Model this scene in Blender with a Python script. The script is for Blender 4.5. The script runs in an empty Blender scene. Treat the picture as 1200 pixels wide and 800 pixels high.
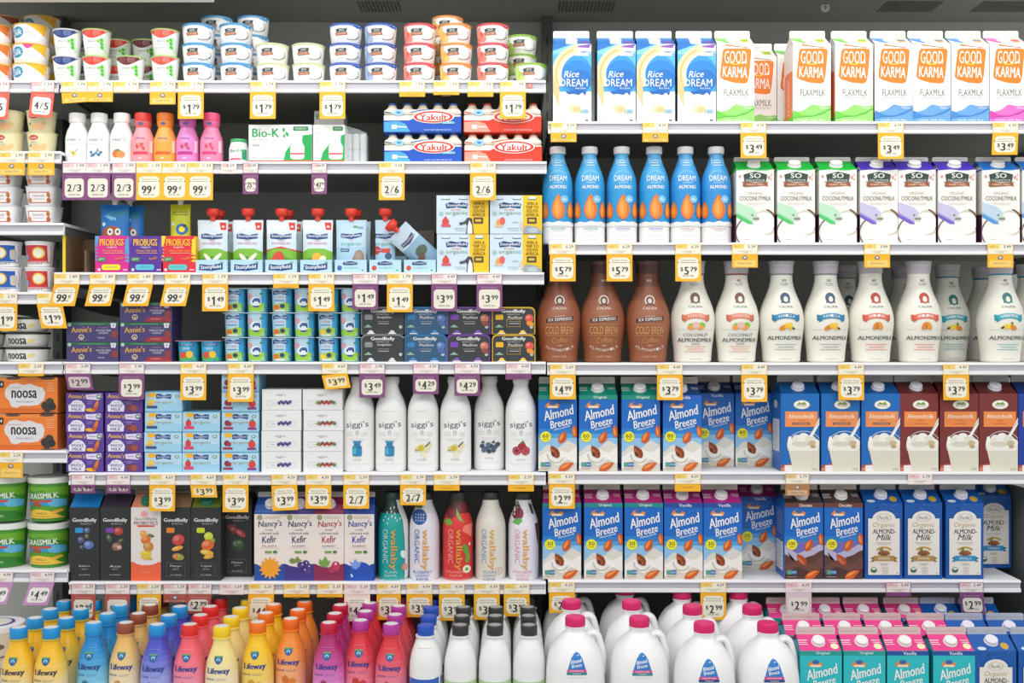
import bpy, bmesh, math, random
from mathutils import Vector, Matrix
random.seed(7)
SC = bpy.context.scene
COL = SC.collection

# ------------------------------------------------------------------ camera, world, lights, exposure
ZC, DC, FPX = 1.15, 2.6, 1300.0
cam_data = bpy.data.cameras.new('camera')
cam_data.sensor_width = 36.0
cam_data.lens = 36.0 * FPX / 1200.0
cam = bpy.data.objects.new('camera', cam_data)
cam.location = (0, -DC, ZC)
cam.rotation_euler = (math.radians(90), 0, 0)
COL.objects.link(cam)
SC.camera = cam
world = bpy.data.worlds.new('store_surroundings')
world.use_nodes = True
world.node_tree.nodes['Background'].inputs[0].default_value = (0.93, 0.97, 1.0, 1)
world.node_tree.nodes['Background'].inputs[1].default_value = 0.75
SC.world = world

def area_light(name, loc, target, sx, sy, power, color=(1, 1, 1)):
    d = bpy.data.lights.new(name, 'AREA')
    d.shape = 'RECTANGLE'; d.size = sx; d.size_y = sy; d.energy = power; d.color = color
    o = bpy.data.objects.new(name, d)
    o.location = loc
    o.rotation_euler = (Vector(target) - Vector(loc)).to_track_quat('-Z', 'Y').to_euler()
    COL.objects.link(o)
    return o
area_light('case_canopy_light', (0, -0.42, 2.22), (0, 0.02, 1.35), 3.4, 0.12, 10.5, (1.0, 0.985, 0.95))
area_light('store_ceiling_light', (0, -2.9, 2.95), (0, 0.0, 0.8), 4.5, 1.2, 44, (1.0, 0.99, 0.97))
SC.view_settings.view_transform = 'Standard'
SC.view_settings.look = 'None'
SC.view_settings.exposure = 0.08
SC.view_settings.gamma = 1.0
SC.view_settings.use_curve_mapping = False

# ------------------------------------------------------------------ helpers
PX = 0.002
def sc_at(y): return (DC + y) / FPX
def X_at(px, y): return (px - 600) * sc_at(y)
def Z_at(py, y): return ZC + (400 - py) * sc_at(y)

def lin(c):
    c /= 255.0
    return c / 12.92 if c <= 0.04045 else ((c + 0.055) / 1.055) ** 2.4
def hx(h): return tuple(int(h[i:i+2], 16) for i in (0, 2, 4))
def mixc(a, b, t):
    a = hx(a); b = hx(b)
    return '%02x%02x%02x' % tuple(int(round(a[i] + (b[i] - a[i]) * t)) for i in range(3))
MATS = {}
def mat(code):
    if code in MATS: return MATS[code]
    h = code[:6]; kind = code[6:]
    m = bpy.data.materials.new('print_' + code)
    m.use_nodes = True
    nt = m.node_tree
    b = nt.nodes['Principled BSDF']
    b.inputs['Base Color'].default_value = tuple(lin(v) for v in hx(h)) + (1,)
    b.inputs['Roughness'].default_value = {'': 0.42, 'g': 0.22, 'm': 0.7, 's': 0.3, 'c': 0.12}[kind]
    if kind == 's':
        b.inputs['Metallic'].default_value = 0.0
    if kind == 'c':                                   # clear thin plastic
        b.inputs['Alpha'].default_value = 0.35
    if kind in ('m',):                                # faint mottling on painted / board surfaces
        n = nt.nodes.new('ShaderNodeTexNoise'); n.inputs['Scale'].default_value = 9.0
        bump = nt.nodes.new('ShaderNodeBump'); bump.inputs['Strength'].default_value = 0.05
        nt.links.new(n.outputs['Fac'], bump.inputs['Height'])
        nt.links.new(bump.outputs['Normal'], b.inputs['Normal'])
    MATS[code] = m
    return m

TXT = {}
def text_geo(s, shear=0.0, bold=0.0):
    k = (s, shear, bold)
    if k in TXT: return TXT[k]
    c = bpy.data.curves.new('txt', 'FONT')
    c.body = s; c.shear = shear; c.offset = bold; c.resolution_u = 2; c.fill_mode = 'FRONT'
    o = bpy.data.objects.new('txt', c)
    me = bpy.data.meshes.new_from_object(o)
    vs = [(v.co.x, v.co.y) for v in me.vertices]
    fs = [tuple(p.vertices) for p in me.polygons]
    if vs:
        x0 = min(v[0] for v in vs); x1 = max(v[0] for v in vs); y0 = min(v[1] for v in vs); y1 = max(v[1] for v in vs)
        w = max(x1 - x0, 1e-6); h = max(y1 - y0, 1e-6)
        vs = [((x - x0) / w - .5, (y - y0) / h - .5) for x, y in vs]
    bpy.data.objects.remove(o); bpy.data.curves.remove(c); bpy.data.meshes.remove(me)
    TXT[k] = (vs, fs)
    return TXT[k]

def rotp(pts, cx, cz, a):
    a = math.radians(a); ca, sa = math.cos(a), math.sin(a)
    return [(cx + x * ca - z * sa, cz + x * sa + z * ca) for x, z in pts]

# art items (all in product pixels, x from the middle, z from the base)
def R(x0, z0, x1, z1, c): return ('p', [(x0, z0), (x1, z0), (x1, z1), (x0, z1)], c)
def E(cx, cz, rx, rz, c, a=0, n=14):
    return ('p', rotp([(rx * math.cos(2 * math.pi * i / n), rz * math.sin(2 * math.pi * i / n)) for i in range(n)], cx, cz, a), c)
def P(pts, c): return ('p', pts, c)
def T(s, cx, cz, w, h, c, a=0, shear=0.0, bold=0.0): return ('t', s, cx, cz, w, h, c, a, shear, bold)
def RR(x0, z0, x1, z1, r, c, n=4):
    pts = []
    for (cx, cz, a0) in ((x1 - r, z0 + r, -90), (x1 - r, z1 - r, 0), (x0 + r, z1 - r, 90), (x0 + r, z0 + r, 180)):
        for i in range(n + 1):
            a = math.radians(a0 + 90.0 * i / n); pts.append((cx + r * math.cos(a), cz + r * math.sin(a)))
    return ('p', pts, c)
def almond(cx, cz, l, w, a, c='d8641c', hi='ef9348'):
    out = [(0, l), (w * .55, l * .55), (w * .95, 0), (w * .85, -l * .5), (w * .4, -l * .9), (0, -l), (-w * .4, -l * .9), (-w * .85, -l * .5), (-w * .95, 0), (-w * .55, l * .55)]
    return [('p', rotp(out, cx, cz, a), c), ('p', rotp([(x * .35 - w * .3, z * .7) for x, z in out], cx, cz, a), hi)]
def wave(x0, x1, zb, zs, c, n=12):
    """polygon from zb up to a curve given by control heights zs"""
    pts = [(x1, zb), (x0, zb)]
    for i in range(n + 1):
        t = i / n * (len(zs) - 1); k = min(int(t), len(zs) - 2); f = t - k; f = f * f * (3 - 2 * f)
        pts.append((x0 + (x1 - x0) * i / n, max(zb + .05, zs[k] * (1 - f) + zs[k + 1] * f)))
    return ('p', pts, c)
def smile(x0, x1, zt, dep, c, n=10):
    pts = []
    for i in range(n + 1):
        t = i / n; pts.append((x0 + (x1 - x0) * t, zt - dep * math.sin(math.pi * t)))
    return ('p', pts[::-1], c)
def arcband(cx, cz, r0, r1, a0, a1, c, n=10, ky=1.0):
    pts = [(cx + r1 * math.cos(math.radians(a0 + (a1 - a0) * i / n)), cz + ky * r1 * math.sin(math.radians(a0 + (a1 - a0) * i / n))) for i in range(n + 1)]
    pts += [(cx + r0 * math.cos(math.radians(a1 + (a0 - a1) * i / n)), cz + ky * r0 * math.sin(math.radians(a1 + (a0 - a1) * i / n))) for i in range(n + 1)]
    return ('p', pts, c)
def fl(*a):
    out = []
    for x in a:
        if isinstance(x, list): out += fl(*x)
        else: out.append(x)
    return out
def lines(cx, z, w, n, c, step=2.2, h=.55):
    """small unreadable print: thin rules"""
    return [R(cx - w / 2 * (1 - .25 * (i % 2)), z - i * step, cx + w / 2 * (1 - .25 * (i % 2)), z - i * step + h, c) for i in range(n)]

class M:
    """collects faces with colours and builds ONE mesh object"""
    def __init__(s, U=PX): s.v = []; s.f = []; s.m = []; s.U = U; s.smooth = []
    def add(s, vs, fs, c, smooth=False):
        b = len(s.v); s.v += vs
        for i, f in enumerate(fs):
            s.f.append(tuple(b + k for k in f)); s.m.append(c if isinstance(c, str) else c[i]); s.smooth.append(smooth)
    def from_bm(s, bm, c, smooth=False):
        bm.verts.index_update()
        vs = [tuple(v.co) for v in bm.verts]; fs = [tuple(v.index for v in f.verts) for f in bm.faces]
        s.add(vs, fs, c if isinstance(c, str) else [c(f) for f in bm.faces], smooth); bm.free()
    def box(s, x0, x1, y0, y1, z0, z1, c, bev=.8, seg=2, cf=None):
        bm = bmesh.new(); bmesh.ops.create_cube(bm, size=1)
        for v in bm.verts:
            v.co = Vector(((x0 + x1) / 2 + v.co.x * (x1 - x0), (y0 + y1) / 2 + v.co.y * (y1 - y0), (z0 + z1) / 2 + v.co.z * (z1 - z0)))
        if bev > 0: bmesh.ops.bevel(bm, geom=list(bm.edges), offset=bev, segments=seg, affect='EDGES', profile=.5)
        bm.normal_update()
        s.from_bm(bm, (lambda f: cf(f.normal)) if cf else c)
    def lathe(s, prof, c=None, n=2.0, seg=32, cx=0, cy=0, cap=True, ky=1.0, smooth=True):
        """prof: (r, z[, colour from here up])"""
        vs = []; fs = []; cs = []; cur = c
        rows = []
        for p in prof:
            if len(p) > 2: cur = p[2]
            rows.append((p[0], p[1], cur))
        for (r, z, _) in rows:
            for k in range(seg):
                a = 2 * math.pi * k / seg; ca, sa = math.cos(a), math.sin(a)
                q = 1.0 if n == 2.0 else (abs(ca) ** n + abs(sa) ** n) ** (-1.0 / n)
                vs.append((cx + r * q * ca, cy + ky * r * q * sa, z))
        for i in range(len(rows) - 1):
            for k in range(seg):
                fs.append((i * seg + k, i * seg + (k + 1) % seg, (i + 1) * seg + (k + 1) % seg, (i + 1) * seg + k)); cs.append(rows[i][2])
        if cap:
            fs.append(tuple(range(seg - 1, -1, -1))); cs.append(rows[0][2])
            e = (len(rows) - 1) * seg; fs.append(tuple(range(e, e + seg))); cs.append(rows[-1][2])
        s.add(vs, fs, cs, smooth)
    def prism(s, pts, y0, y1, c, cf=None):
        """outline in x,z pushed through from y0 to y1"""
        n = len(pts)
        vs = [(x, y0, z) for x, z in pts] + [(x, y1, z) for x, z in pts]
        fs = [tuple(range(n)), tuple(range(2 * n - 1, n - 1, -1))] + [(i, n + i, n + (i + 1) % n, (i + 1) % n) for i in range(n)]
        s.add(vs, fs, c)
    def art(s, items, mp, grid=None):
        bm = bmesh.new(); cols = []; lim = None
        for li, it in enumerate(fl(items)):
            if it[0] == 'clip':
                lim = it[1]; cols.append('000000'); continue
            if it[0] == 'p':
                vv = [bm.verts.new((x, -li, z)) for x, z in it[1]]
                try:
                    f = bm.faces.new(vv); f.material_index = li
                except ValueError: pass
                cols.append(it[2])
            else:
                _, st, cx, cz, w, h, c, a, shear, bold = it
                vs, fs = text_geo(st, shear, 0.0)
                bd = min(bold, .05) * h * .9                 # heavier lettering: the outline repeated a hair to either side
                for k_, dx in enumerate((-bd, bd, 0) if bold > .008 and h > 3 else (0,)):
                    pts = rotp([(x * (w - 2 * bd) + dx, z * h) for x, z in vs], cx, cz, a)
                    vv = [bm.verts.new((x, -li - k_ * .3, z)) for x, z in pts]
                    for f_ in fs:
                        try:
                            f = bm.faces.new([vv[k] for k in f_]); f.material_index = li
                        except ValueError: pass
                cols.append(c)
        bm.normal_update()
        bmesh.ops.triangulate(bm, faces=list(bm.faces))
        if lim:
            for co, no in (((lim, 0, 0), (1, 0, 0)), ((-lim, 0, 0), (-1, 0, 0)), ((0, 0, 0), (0, 0, -1))):
                bmesh.ops.bisect_plane(bm, geom=list(bm.verts) + list(bm.edges) + list(bm.faces), plane_co=co, plane_no=no, dist=1e-5, clear_outer=True)
        if grid and bm.verts:
            gx, gz = grid
            for axis, g in ((0, gx), (2, gz)):
                if not g: continue
                lo = min(v.co[axis] for v in bm.verts); hi = max(v.co[axis] for v in bm.verts)
                k = math.floor(lo / g) + 1
                while k * g < hi:
                    co = [0, 0, 0]; co[axis] = k * g; no = [0, 0, 0]; no[axis] = 1
                    bmesh.ops.bisect_plane(bm, geom=list(bm.verts) + list(bm.edges) + list(bm.faces), plane_co=co, plane_no=no, dist=1e-5)
                    k += 1
        bm.verts.index_update()
        vs = [mp(v.co.x, v.co.z, .12 - v.co.y * .03) for v in bm.verts]
        fs = []; cs = []
        for f in bm.faces:
            idx = [v.index for v in f.verts]
            a, b, c_ = (f.verts[0].co, f.verts[1].co, f.verts[2].co)
            if (b.x - a.x) * (c_.z - a.z) - (b.z - a.z) * (c_.x - a.x) < 0: idx.reverse()
            fs.append(tuple(idx)); cs.append(cols[f.material_index])
        bm.free()
        s.add(vs, fs, cs)
    def build(s, name, parent=None):
        me = bpy.data.meshes.new(name)
        U = s.U
        me.from_pydata([(x * U, y * U, z * U) for x, y, z in s.v], [], s.f)
        names = []; idx = {}
        for c in s.m:
            if c not in idx: idx[c] = len(names); names.append(c); me.materials.append(mat(c))
        me.polygons.foreach_set('material_index', [idx[c] for c in s.m])
        me.polygons.foreach_set('use_smooth', s.smooth)
        me.update()
        if any(s.smooth): me.set_sharp_from_angle(angle=math.radians(38))
        o = bpy.data.objects.new(name, me)
        COL.objects.link(o)
        if parent: o.parent = parent
        return o

def flat(y): return lambda x, z, off: (x, y - off, z)
def prof_r(prof):
    def r(z):
        if z <= prof[0][1]: return prof[0][0]
        for a, b in zip(prof, prof[1:]):
            if a[1] <= z <= b[1] and b[1] > a[1]:
                return a[0] + (b[0] - a[0]) * (z - a[1]) / (b[1] - a[1])
        return prof[-1][0]
    return r
def around(prof, n=2.0, cy=0.0, cx=0.0, ky=1.0):
    """printing wrapped on the front of a turned body"""
    rr = prof_r(prof)
    def f(x, z, off):
        r = rr(z); q = max(-.985, min(.985, x / r))
        y = -ky * r * (1 - abs(q) ** n) ** (1.0 / n)
        k = 1 + off / r
        return (cx + q * r * k, cy + y * k - off * .3, z)
    return f
def empty(name, props=True):
    o = bpy.data.objects.new(name, None); o.empty_display_size = .02
    COL.objects.link(o)
    return o
def copy_tree(o, parent=None):
    c = o.copy(); COL.objects.link(c); c.parent = parent
    for ch in list(o.children): copy_tree(ch, c)
    return c
def smooth_prof(pts, step=3.0):
    """Catmull-Rom through (r,z) points"""
    out = []
    n = len(pts)
    for i in range(n - 1):
        p0 = pts[max(i - 1, 0)]; p1 = pts[i]; p2 = pts[i + 1]; p3 = pts[min(i + 2, n - 1)]
        m = max(1, int(abs(p2[1] - p1[1]) / step))
        for k in range(m):
            t = k / m; t2 = t * t; t3 = t2 * t
            f = lambda a, b, c, d: .5 * ((2 * b) + (-a + c) * t + (2 * a - 5 * b + 4 * c - d) * t2 + (-a + 3 * b - 3 * c + d) * t3)
            out.append((f(p0[0], p1[0], p2[0], p3[0]), p1[1] + (p2[1] - p1[1]) * t))
    out.append(pts[-1][:2])
    return out

# ------------------------------------------------------------------ shelving and case
# shelves: key -> (x0 px, x1 px, y px of the top edge, phrase)
SH = {
 'L1': (70, 640, 94, 'top shelf, middle bay'),
 'L2': (73, 641, 189, 'second shelf, middle bay'),
 'L3': (63, 638, 319, 'third shelf, middle bay'),
 'L4': (74, 640, 424, 'fourth shelf, middle bay'),
 'L5': (80, 640, 554, 'fifth shelf, middle bay'),
 'L6': (80, 640, 682, 'sixth shelf, middle bay'),
 'F1': (-60, 68, 94, 'top shelf, left bay'),
 'F2': (-60, 71, 177, 'second shelf, left bay'),
 'F3': (-60, 75, 261, 'third shelf, left bay'),
 'F4': (-60, 62, 342, 'fourth shelf, left bay'),
 'F5': (-60, 73, 424, 'fifth shelf, left bay'),
 'F6': (-60, 78, 528, 'sixth shelf, left bay'),
 'F7': (-60, 79, 668, 'seventh shelf, left bay'),
 'R1': (642, 1290, 142, 'top shelf, right bay'),
 'R2': (643, 1290, 284, 'second shelf, right bay'),
 'R3': (641, 1290, 425, 'third shelf, right bay'),
 'R4': (642, 1290, 553, 'fourth shelf, right bay'),
 'R5': (642, 1197, 680, 'fifth shelf, right bay'),
}
BACK = 0.46
def shelf_z(k): return Z_at(SH[k][2], -0.014)
def extrude_x(m, prof, x0, x1, c):
    n = len(prof)
    vs = [(x0, y, z) for y, z in prof] + [(x1, y, z) for y, z in prof]
    fs = [tuple(range(n - 1, -1, -1)), tuple(range(n, 2 * n))] + [(i, (i + 1) % n, n + (i + 1) % n, n + i) for i in range(n)]
    m.add(vs, fs, c)
WORDN = ['first', 'second', 'third', 'fourth', 'fifth', 'sixth', 'seventh', 'eighth', 'ninth', 'tenth', 'eleventh', 'twelfth']
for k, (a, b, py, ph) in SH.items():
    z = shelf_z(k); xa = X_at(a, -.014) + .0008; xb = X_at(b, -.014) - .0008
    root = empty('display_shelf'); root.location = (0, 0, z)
    root['label'] = 'white metal display shelf with price channel, ' + ph
    root['category'] = 'shelf'; root['group'] = 'white display shelves in the cooler'
    m = M(1.0)
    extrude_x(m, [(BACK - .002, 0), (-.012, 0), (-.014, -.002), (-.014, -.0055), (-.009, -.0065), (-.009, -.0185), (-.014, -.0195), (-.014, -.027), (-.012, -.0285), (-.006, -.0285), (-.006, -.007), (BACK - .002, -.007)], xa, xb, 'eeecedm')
    m.box(xa + .001, xb - .001, -.004, BACK - .003, -.0078, -.00702, '8f918am', 0)  # underside sheet: shade put into a darker grey, against light bounced from below
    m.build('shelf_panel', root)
    m = M(1.0); m.box(xa + .002, xb - .002, -.0102, -.0088, -.0182, -.0068, 'bcb9c2', 0)
    m.build('price_channel', root)
    if b - a < 200 or True:
        for xx in (xa + .006, xb - .006):
            m = M(1.0)
            pr = [(.02, -.0072), (BACK - .003, -.0072), (BACK - .003, -.05), (.33, -.045), (.02, -.02)]
            vs = [(xx - .0012, y, zz) for y, zz in pr] + [(xx + .0012, y, zz) for y, zz in pr]
            n = len(pr)
            m.add(vs, [tuple(range(n)), tuple(range(2 * n - 1, n - 1, -1))] + [(i, n + i, n + (i + 1) % n, (i + 1) % n) for i in range(n)], '77777400'[:6])
            m.build('bracket', root)

def structure(name, m):
    o = m.build(name); o['kind'] = 'structure'; return o
m = M(1.0); m.box(-4, 4, -6, 1.2, -.04, 0, 'b9b4a8m', 0); structure('floor', m)
m = M(1.0); m.box(-1.75, 1.75, BACK, BACK + .04, 0, 2.3, 'b2b4abm', 0); structure('wall_back', m)
m = M(1.0)
m.box(-1.75, 1.75, -.02, BACK, 2.03, 2.06, '92948cm', 0)
# slotted air vents pressed into the cooler's roof
for v0, v1 in ((655, 720), (1036, 1100), (1148, 1216), (420, 470)):
    k = v0
    while k < v1:
        x = X_at(k, .3); m.box(x, x + .004, .27, .36, 2.0288, 2.0305, '4a4b48', 0)
        k += 4.2
structure('ceiling', m)
for i, px in enumerate((71, 641)):
    m = M(1.0); x = X_at(px, .42)
    m.box(x - .014, x + .014, .40, BACK - .0005, .25, 2.03, '55575200'[:6], .002)
    for q in range(34):
        zz = .3 + q * .05
        m.box(x - .003, x + .003, .3985, .4005, zz, zz + .022, '2a2b29', 0)
    structure('trim_%d' % (i + 1), m)
# valance lip over the cooler's mouth, upper left
m = M(1.0); m.box(-1.75, X_at(250, -.03), -.05, -.02, 1.9375, 2.03, 'e9e6e2m', .003); structure('trim_3', m)
# lower decks that carry the bottles standing in front of the shelves
DECK_Z = 0.30
m = M(1.0)
m.box(-1.75, 1.75, -.40, BACK, .22, DECK_Z, 'd9d7d4m', .004)
m.box(-1.75, 1.75, -.42, -.40, .05, .33, 'b7b7b5m', .004)
m.box(-1.72, 1.72, -.30, BACK, 0, .22, '3b3b3am', 0)
structure('trim_4', m)
# pale panel strip behind the second right shelf and roundel + sticker at the top
m = M(1.0); m.box(X_at(720, .45), X_at(1023, .45), .445, .4595, Z_at(181, .445), Z_at(165, .445), '8fa0a6', .001)
for px in (800, 963): m.box(X_at(px, .44), X_at(px, .44) + .002, .4435, .4455, Z_at(181, .445), Z_at(165, .445), '4c5356', 0)
structure('trim_5', m)

m = M(1.0); m.box(1.24, 1.25, .02, BACK - .001, DECK_Z + .001, Z_at(553, -.014) - .052, '70736fm', .001); structure('trim_6', m)  # dark end panel, added to cover the too brightly lit back wall

# ------------------------------------------------------------------ product registry
PROTO = {}       # key -> (root, depth in m, round?)
USED = set()
THINGS = []      # (obj, desc, shelf phrase, x, z, y)
BUILD = {}
def proto(key):
    if key not in PROTO:
        kind, args = BUILD[key]
        PROTO[key] = kind(*args)
    return PROTO[key]
def put(key, desc, where, px, yf, z, group=None, rz=0.0, cat=None, x=None):
    root, dep, rnd, c0 = proto(key)
    if key in USED: o = copy_tree(root)
    else: USED.add(key); o = root
    if yf == 'x': yf = .003
    Y = yf + dep / 2
    X = x if x is not None else X_at(px, Y if rnd else yf)
    o.location = (X, Y, z); o.rotation_euler = (0, 0, math.radians(rz))
    o['category'] = cat or c0
    o['group'] = group or (desc + 's')
    THINGS.append((o, desc, where, X, z, Y))
    return o
def row(key, desc, sh, pxs, yf=.002, tiers=1, th=0, dz=0, **kw):
    z0 = shelf_z(sh) + .0003 + dz
    for px in (pxs if isinstance(pxs, (list, tuple)) else [pxs]):
        for t in range(tiers):
            j = random.uniform(-.7, .7) if t else 0
            put(key, desc, 'on ' + SH[sh][3], px + j, yf, z0 + t * th, **kw)

# ------------------------------------------------------------------ product builders (sizes in product pixels)
WH = 'f3f1ee'; INK = '2e2f33'; GR = '8d8f90'

def carton(name, w, h, front, side, roof, ridge, cap='eeeae8', d=None, rise=13, rh=8, roofart=None, capz=.45, capr=7, caplen=5, U=PX, sideart=None, capx=0):
    """gable-top carton"""
    d = d or w
    root = empty(name)
    m = M(U); y0, y1 = -d / 2, d / 2; x0, x1 = -w / 2, w / 2
    m.box(x0, x1, y0, y1, 0, h, side, .7)
    m.art(front, flat(y0))
    for sg in (-1, 1):
        if sideart: m.art(clipx(sideart, d / 2 - .5), lambda x, z, off, sg=sg: (sg * (w / 2 + off), x * sg, z))
    m.build('body', root)
    g = M(U)
    rx = w / 2 * .955; zt = h + rise
    vs = [(x0 + .4, y0 + .2, h - .3), (x1 - .4, y0 + .2, h - .3), (x1 - .4, y1 - .2, h - .3), (x0 + .4, y1 - .2, h - .3),
          (-rx, -1.0, zt), (rx, -1.0, zt), (rx, 1.0, zt), (-rx, 1.0, zt), (-rx + 7, 0, zt - 2), (rx - 7, 0, zt - 2)]
    fs = [(0, 1, 5, 4), (2, 3, 7, 6), (1, 2, 9), (3, 0, 8), (1, 9, 5), (9, 2, 6), (0, 4, 8), (8, 7, 3), (4, 5, 6, 7)]
    g.add(vs, fs, [roof, roof, side, side, roof, roof, roof, roof, ridge])
    def slope(x, z, off):               # z runs up the slope from 0 to 1
        y = y0 + .2 + (-1.0 - y0 - .2) * z; zz = h - .3 + (rise + .3) * z
        L = math.hypot(-y0 - 1, rise); return (x, y - off * rise / L, zz + off * (-y0 - 1) / L)
    if roofart: g.art(roofart, slope)
    g.build('gable_top', root)
    r = M(U); r.prism([(-rx, zt - .3), (rx, zt - .3), (rx, zt + rh - 1.6), (rx - .5, zt + rh - .5), (rx - 1.6, zt + rh), (-rx + 1.6, zt + rh), (-rx + .5, zt + rh - .5), (-rx, zt + rh - 1.6)], -1.1, 1.1, ridge)
    r.art([R(-rx + 2, zt + rh * .45, -rx + 14, zt + rh * .45 + .5, 'a8a4a2'), R(-4, zt + rh * .45, rx - 4, zt + rh * .45 + .5, 'a8a4a2')], flat(-1.1))
    r.build('top_fin', root)
    if cap:
        c = M(U)
        py, pz, _ = 0, 0, 0
        yy = y0 + (-1.0 - y0) * capz; zz = h + rise * capz
        L = math.hypot(-y0 - 1, rise); ny, nz = -rise / L, (-y0 - 1) / L
        ny, nz = (ny * 1.0, nz * 1.0)
        c.lathe([(capr * 1.12, -1.0), (capr * 1.12, .8), (capr, 1.0), (capr, caplen - .6), (capr - .6, caplen), (capr * .5, caplen + .02)], cap, seg=22)
        ang = math.atan2(-ny, nz)
        vs = []
        for (x, y, z) in c.v:
            ya = y * math.cos(ang) - z * math.sin(ang); za = y * math.sin(ang) + z * math.cos(ang)
            vs.append((x + capx, yy + ya, zz + za))
        c.v = vs
        c.build('cap', root)
    return root, d * U, False, 'carton'

def bottle(name, prof, body, art, cap, capprof, n=2.0, U=PX, grid=(4, 5), ky=1.0, extra=None, cat='bottle', capart=None, seg=36):
    root = empty(name)
    m = M(U)
    prof = [p[:2] for p in prof]
    if isinstance(body, str): pr = [(r, z, body) for r, z in prof]
    else:
        pr = []
        for r, z in prof:
            c = body[0][1]
            for zz, cc in body:
                if z >= zz - .01: c = cc
            pr.append((r, z, c))
    m.lathe(pr, None, n=n, seg=seg, ky=ky)
    m.art(art, around(prof, n, ky=ky), grid)
    if extra: extra(m)
    m.build('body', root)
    if capprof:
        c = M(U); c.lathe([(p[0], p[1], p[2] if len(p) > 2 else cap) for p in capprof], None, seg=28)
        if capart: capart(c)
        c.build('cap', root)
    rmax = max(p[0] for p in prof)
    return root, 2 * rmax * U * ky, True, cat

def box_pack(name, w, h, d, col, art, cf=None, U=PX, bev=.5, topflap=True, cat='box', sideart=None):
    root = empty(name)
    m = M(U); m.box(-w / 2, w / 2, -d / 2, d / 2, 0, h, col, bev, cf=cf)
    m.art(art, flat(-d / 2))
    m.build('carton_sleeve', root)
    f = M(U); f.box(-w / 2 + 1, w / 2 - 1, -.3, d / 2 - 1, h - .1, h + .25, col, .1)
    f.build('top_flap', root)
    return root, d * U, False, cat

# ---- milk cartons
def c_breeze(kind='60', top='0f7f6c', topname='Original', choc=False, lowtint='f0ece4', roof=None, U=PX, w=45, h=89, teal=False, sub='Almondmilk'):
    x = w / 2; full = h; h = min(h, 92)
    bl = '0a67c0'
    if teal: bl = '25bcc4'
    A = [R(-x, 0, x, h, bl)]
    if teal:
        A += [R(-x, 0, x, 30, 'a9e2e0'), R(-x, 30, x, 42, '6fd3d3'), R(-x, 42, x, 52, '45c8cc'), wave(-x, x, 0, [22, 26, 24, 30], WH)]
    else:
        A += [R(-x, 24, x, 50, '1f7dcb'), R(-x, 24, x, 44, '4f9fd8'), R(-x, 20, x, 39, '8fc0e4')]
        if choc:
            A += [R(-x, 0, x, 44, '6a6fb5'), wave(-x, x, 0, [40, 30, 36, 42], 'b9b4cf'), wave(-x, x, 0, [29, 20, 27, 34], '5b3a30'), wave(-x, x, 0, [16, 22, 18, 26], '6e463a'), wave(-x, x, 0, [7, 14, 9, 12], '4d3029'),
                  P([(-19, 32), (-16, 24), (-9, 20), (-14, 22)], '4a2d26')]
        else:
            A += [wave(-x, x, 0, [22, 31, 27, 36, 31], 'dcd7cd'), wave(-x, x, 0, [17, 23, 26, 22, 28], lowtint), wave(-x, x, 0, [3, 12, 7, 14, 9], 'd5cdbf'), arcband(-2, 20, 9, 11, 180, 330, 'c9c2b4'), arcband(6, 10, 8, 9.2, 20, 160, 'fbf8f2')]
    A += [R(-x, h - 5, x, h, top), T(topname, 2, h - 2.6, 15, 3.6, WH, bold=.01)]
    z = 0 if not teal else 1
    A += [P([(-15, 75), (-13, 79), (-8, 82), (-3, 80), (2, 78), (1, 74.5), (-6, 76)], 'e08a3e'), E(-6, 79.5, 4.2, 2.4, '2d66ae'), R(-12, 74, 0, 76.4, 'f4dfc3'),
          T('Almond', 1, 68.5, 37, 11.5, WH, 14, .22, .022), T('Breeze', 3.5, 57, 26, 9, WH, 14, .22, .022), T(sub, 5, 51, 20, 2.6, 'e9f2f8', 14, .2)]
    if teal:
        A += [T('Almond Coconut', 5, 48, 33, 4, '3c7a86', 14, .2), almond(12, 22, 8, 5, -40), E(-8, 20, 9, 6, 'f8f5ee')]
    else:
        A += [E(-14, 40.5, 6.3, 6.3, 'f0e62a', n=20), T(kind, -14, 41.5, 7.5, 4.6, '33402c', bold=.02), R(-17, 37.3, -11, 37.9, '59622e')]
        A += [almond(6, 40, 8, 5, -28, 'cc5418'), almond(20.2, 47, 7.5, 4, 12, 'cf5a1a')]
        if choc: A += [almond(-3, 23, 8.5, 4.5, 40, 'b04d22', 'd9703a')]
        else: A += [almond(-3.5, 23, 8.5, 5, 32, '8a3d16', 'c9652a'), E(-5, 20, 2.2, 3.2, '6b2f14', 30)]
        A += [almond(10, 5.5, 10, 4.6, -62, 'cb5a22'), R(-20, 5.5, -14.5, 10.5, '57a08c'), R(-14.5, 5.5, -8.5, 10.5, '1d6bab'), T('NON', -11.5, 8, 5, 2.4, 'dff0f6'), R(-20, 2.4, -9, 3, 'a8a294')]
    A = clipx(lift(A, full - h), x); h = full
    roof = roof or top
    RA = [R(-x + 1, .62, -12, .66, WH), R(-x + 1, .5, -13, .53, WH), R(-x + 1, .38, -12, .41, WH), R(12, .62, x - 2, .65, WH), R(13, .5, x - 2, .53, WH)]
    if teal: RA.append(E(17, .28, 4.5, .17, 'efe3b8'))
    return carton('milk_carton', w, h, A, bl if not teal else '1e9aa4', roof, 'cfc4b8' if not teal else 'd8c4c0', U=U, roofart=RA, capz=.52, sideart=[lines(0, 78, 30, 10, 'cfdff0', 3), RR(-16, 8, 16, 42, 2, 'dfe6e8'), lines(0, 38, 26, 9, '7a8a92', 3.2)])

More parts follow.
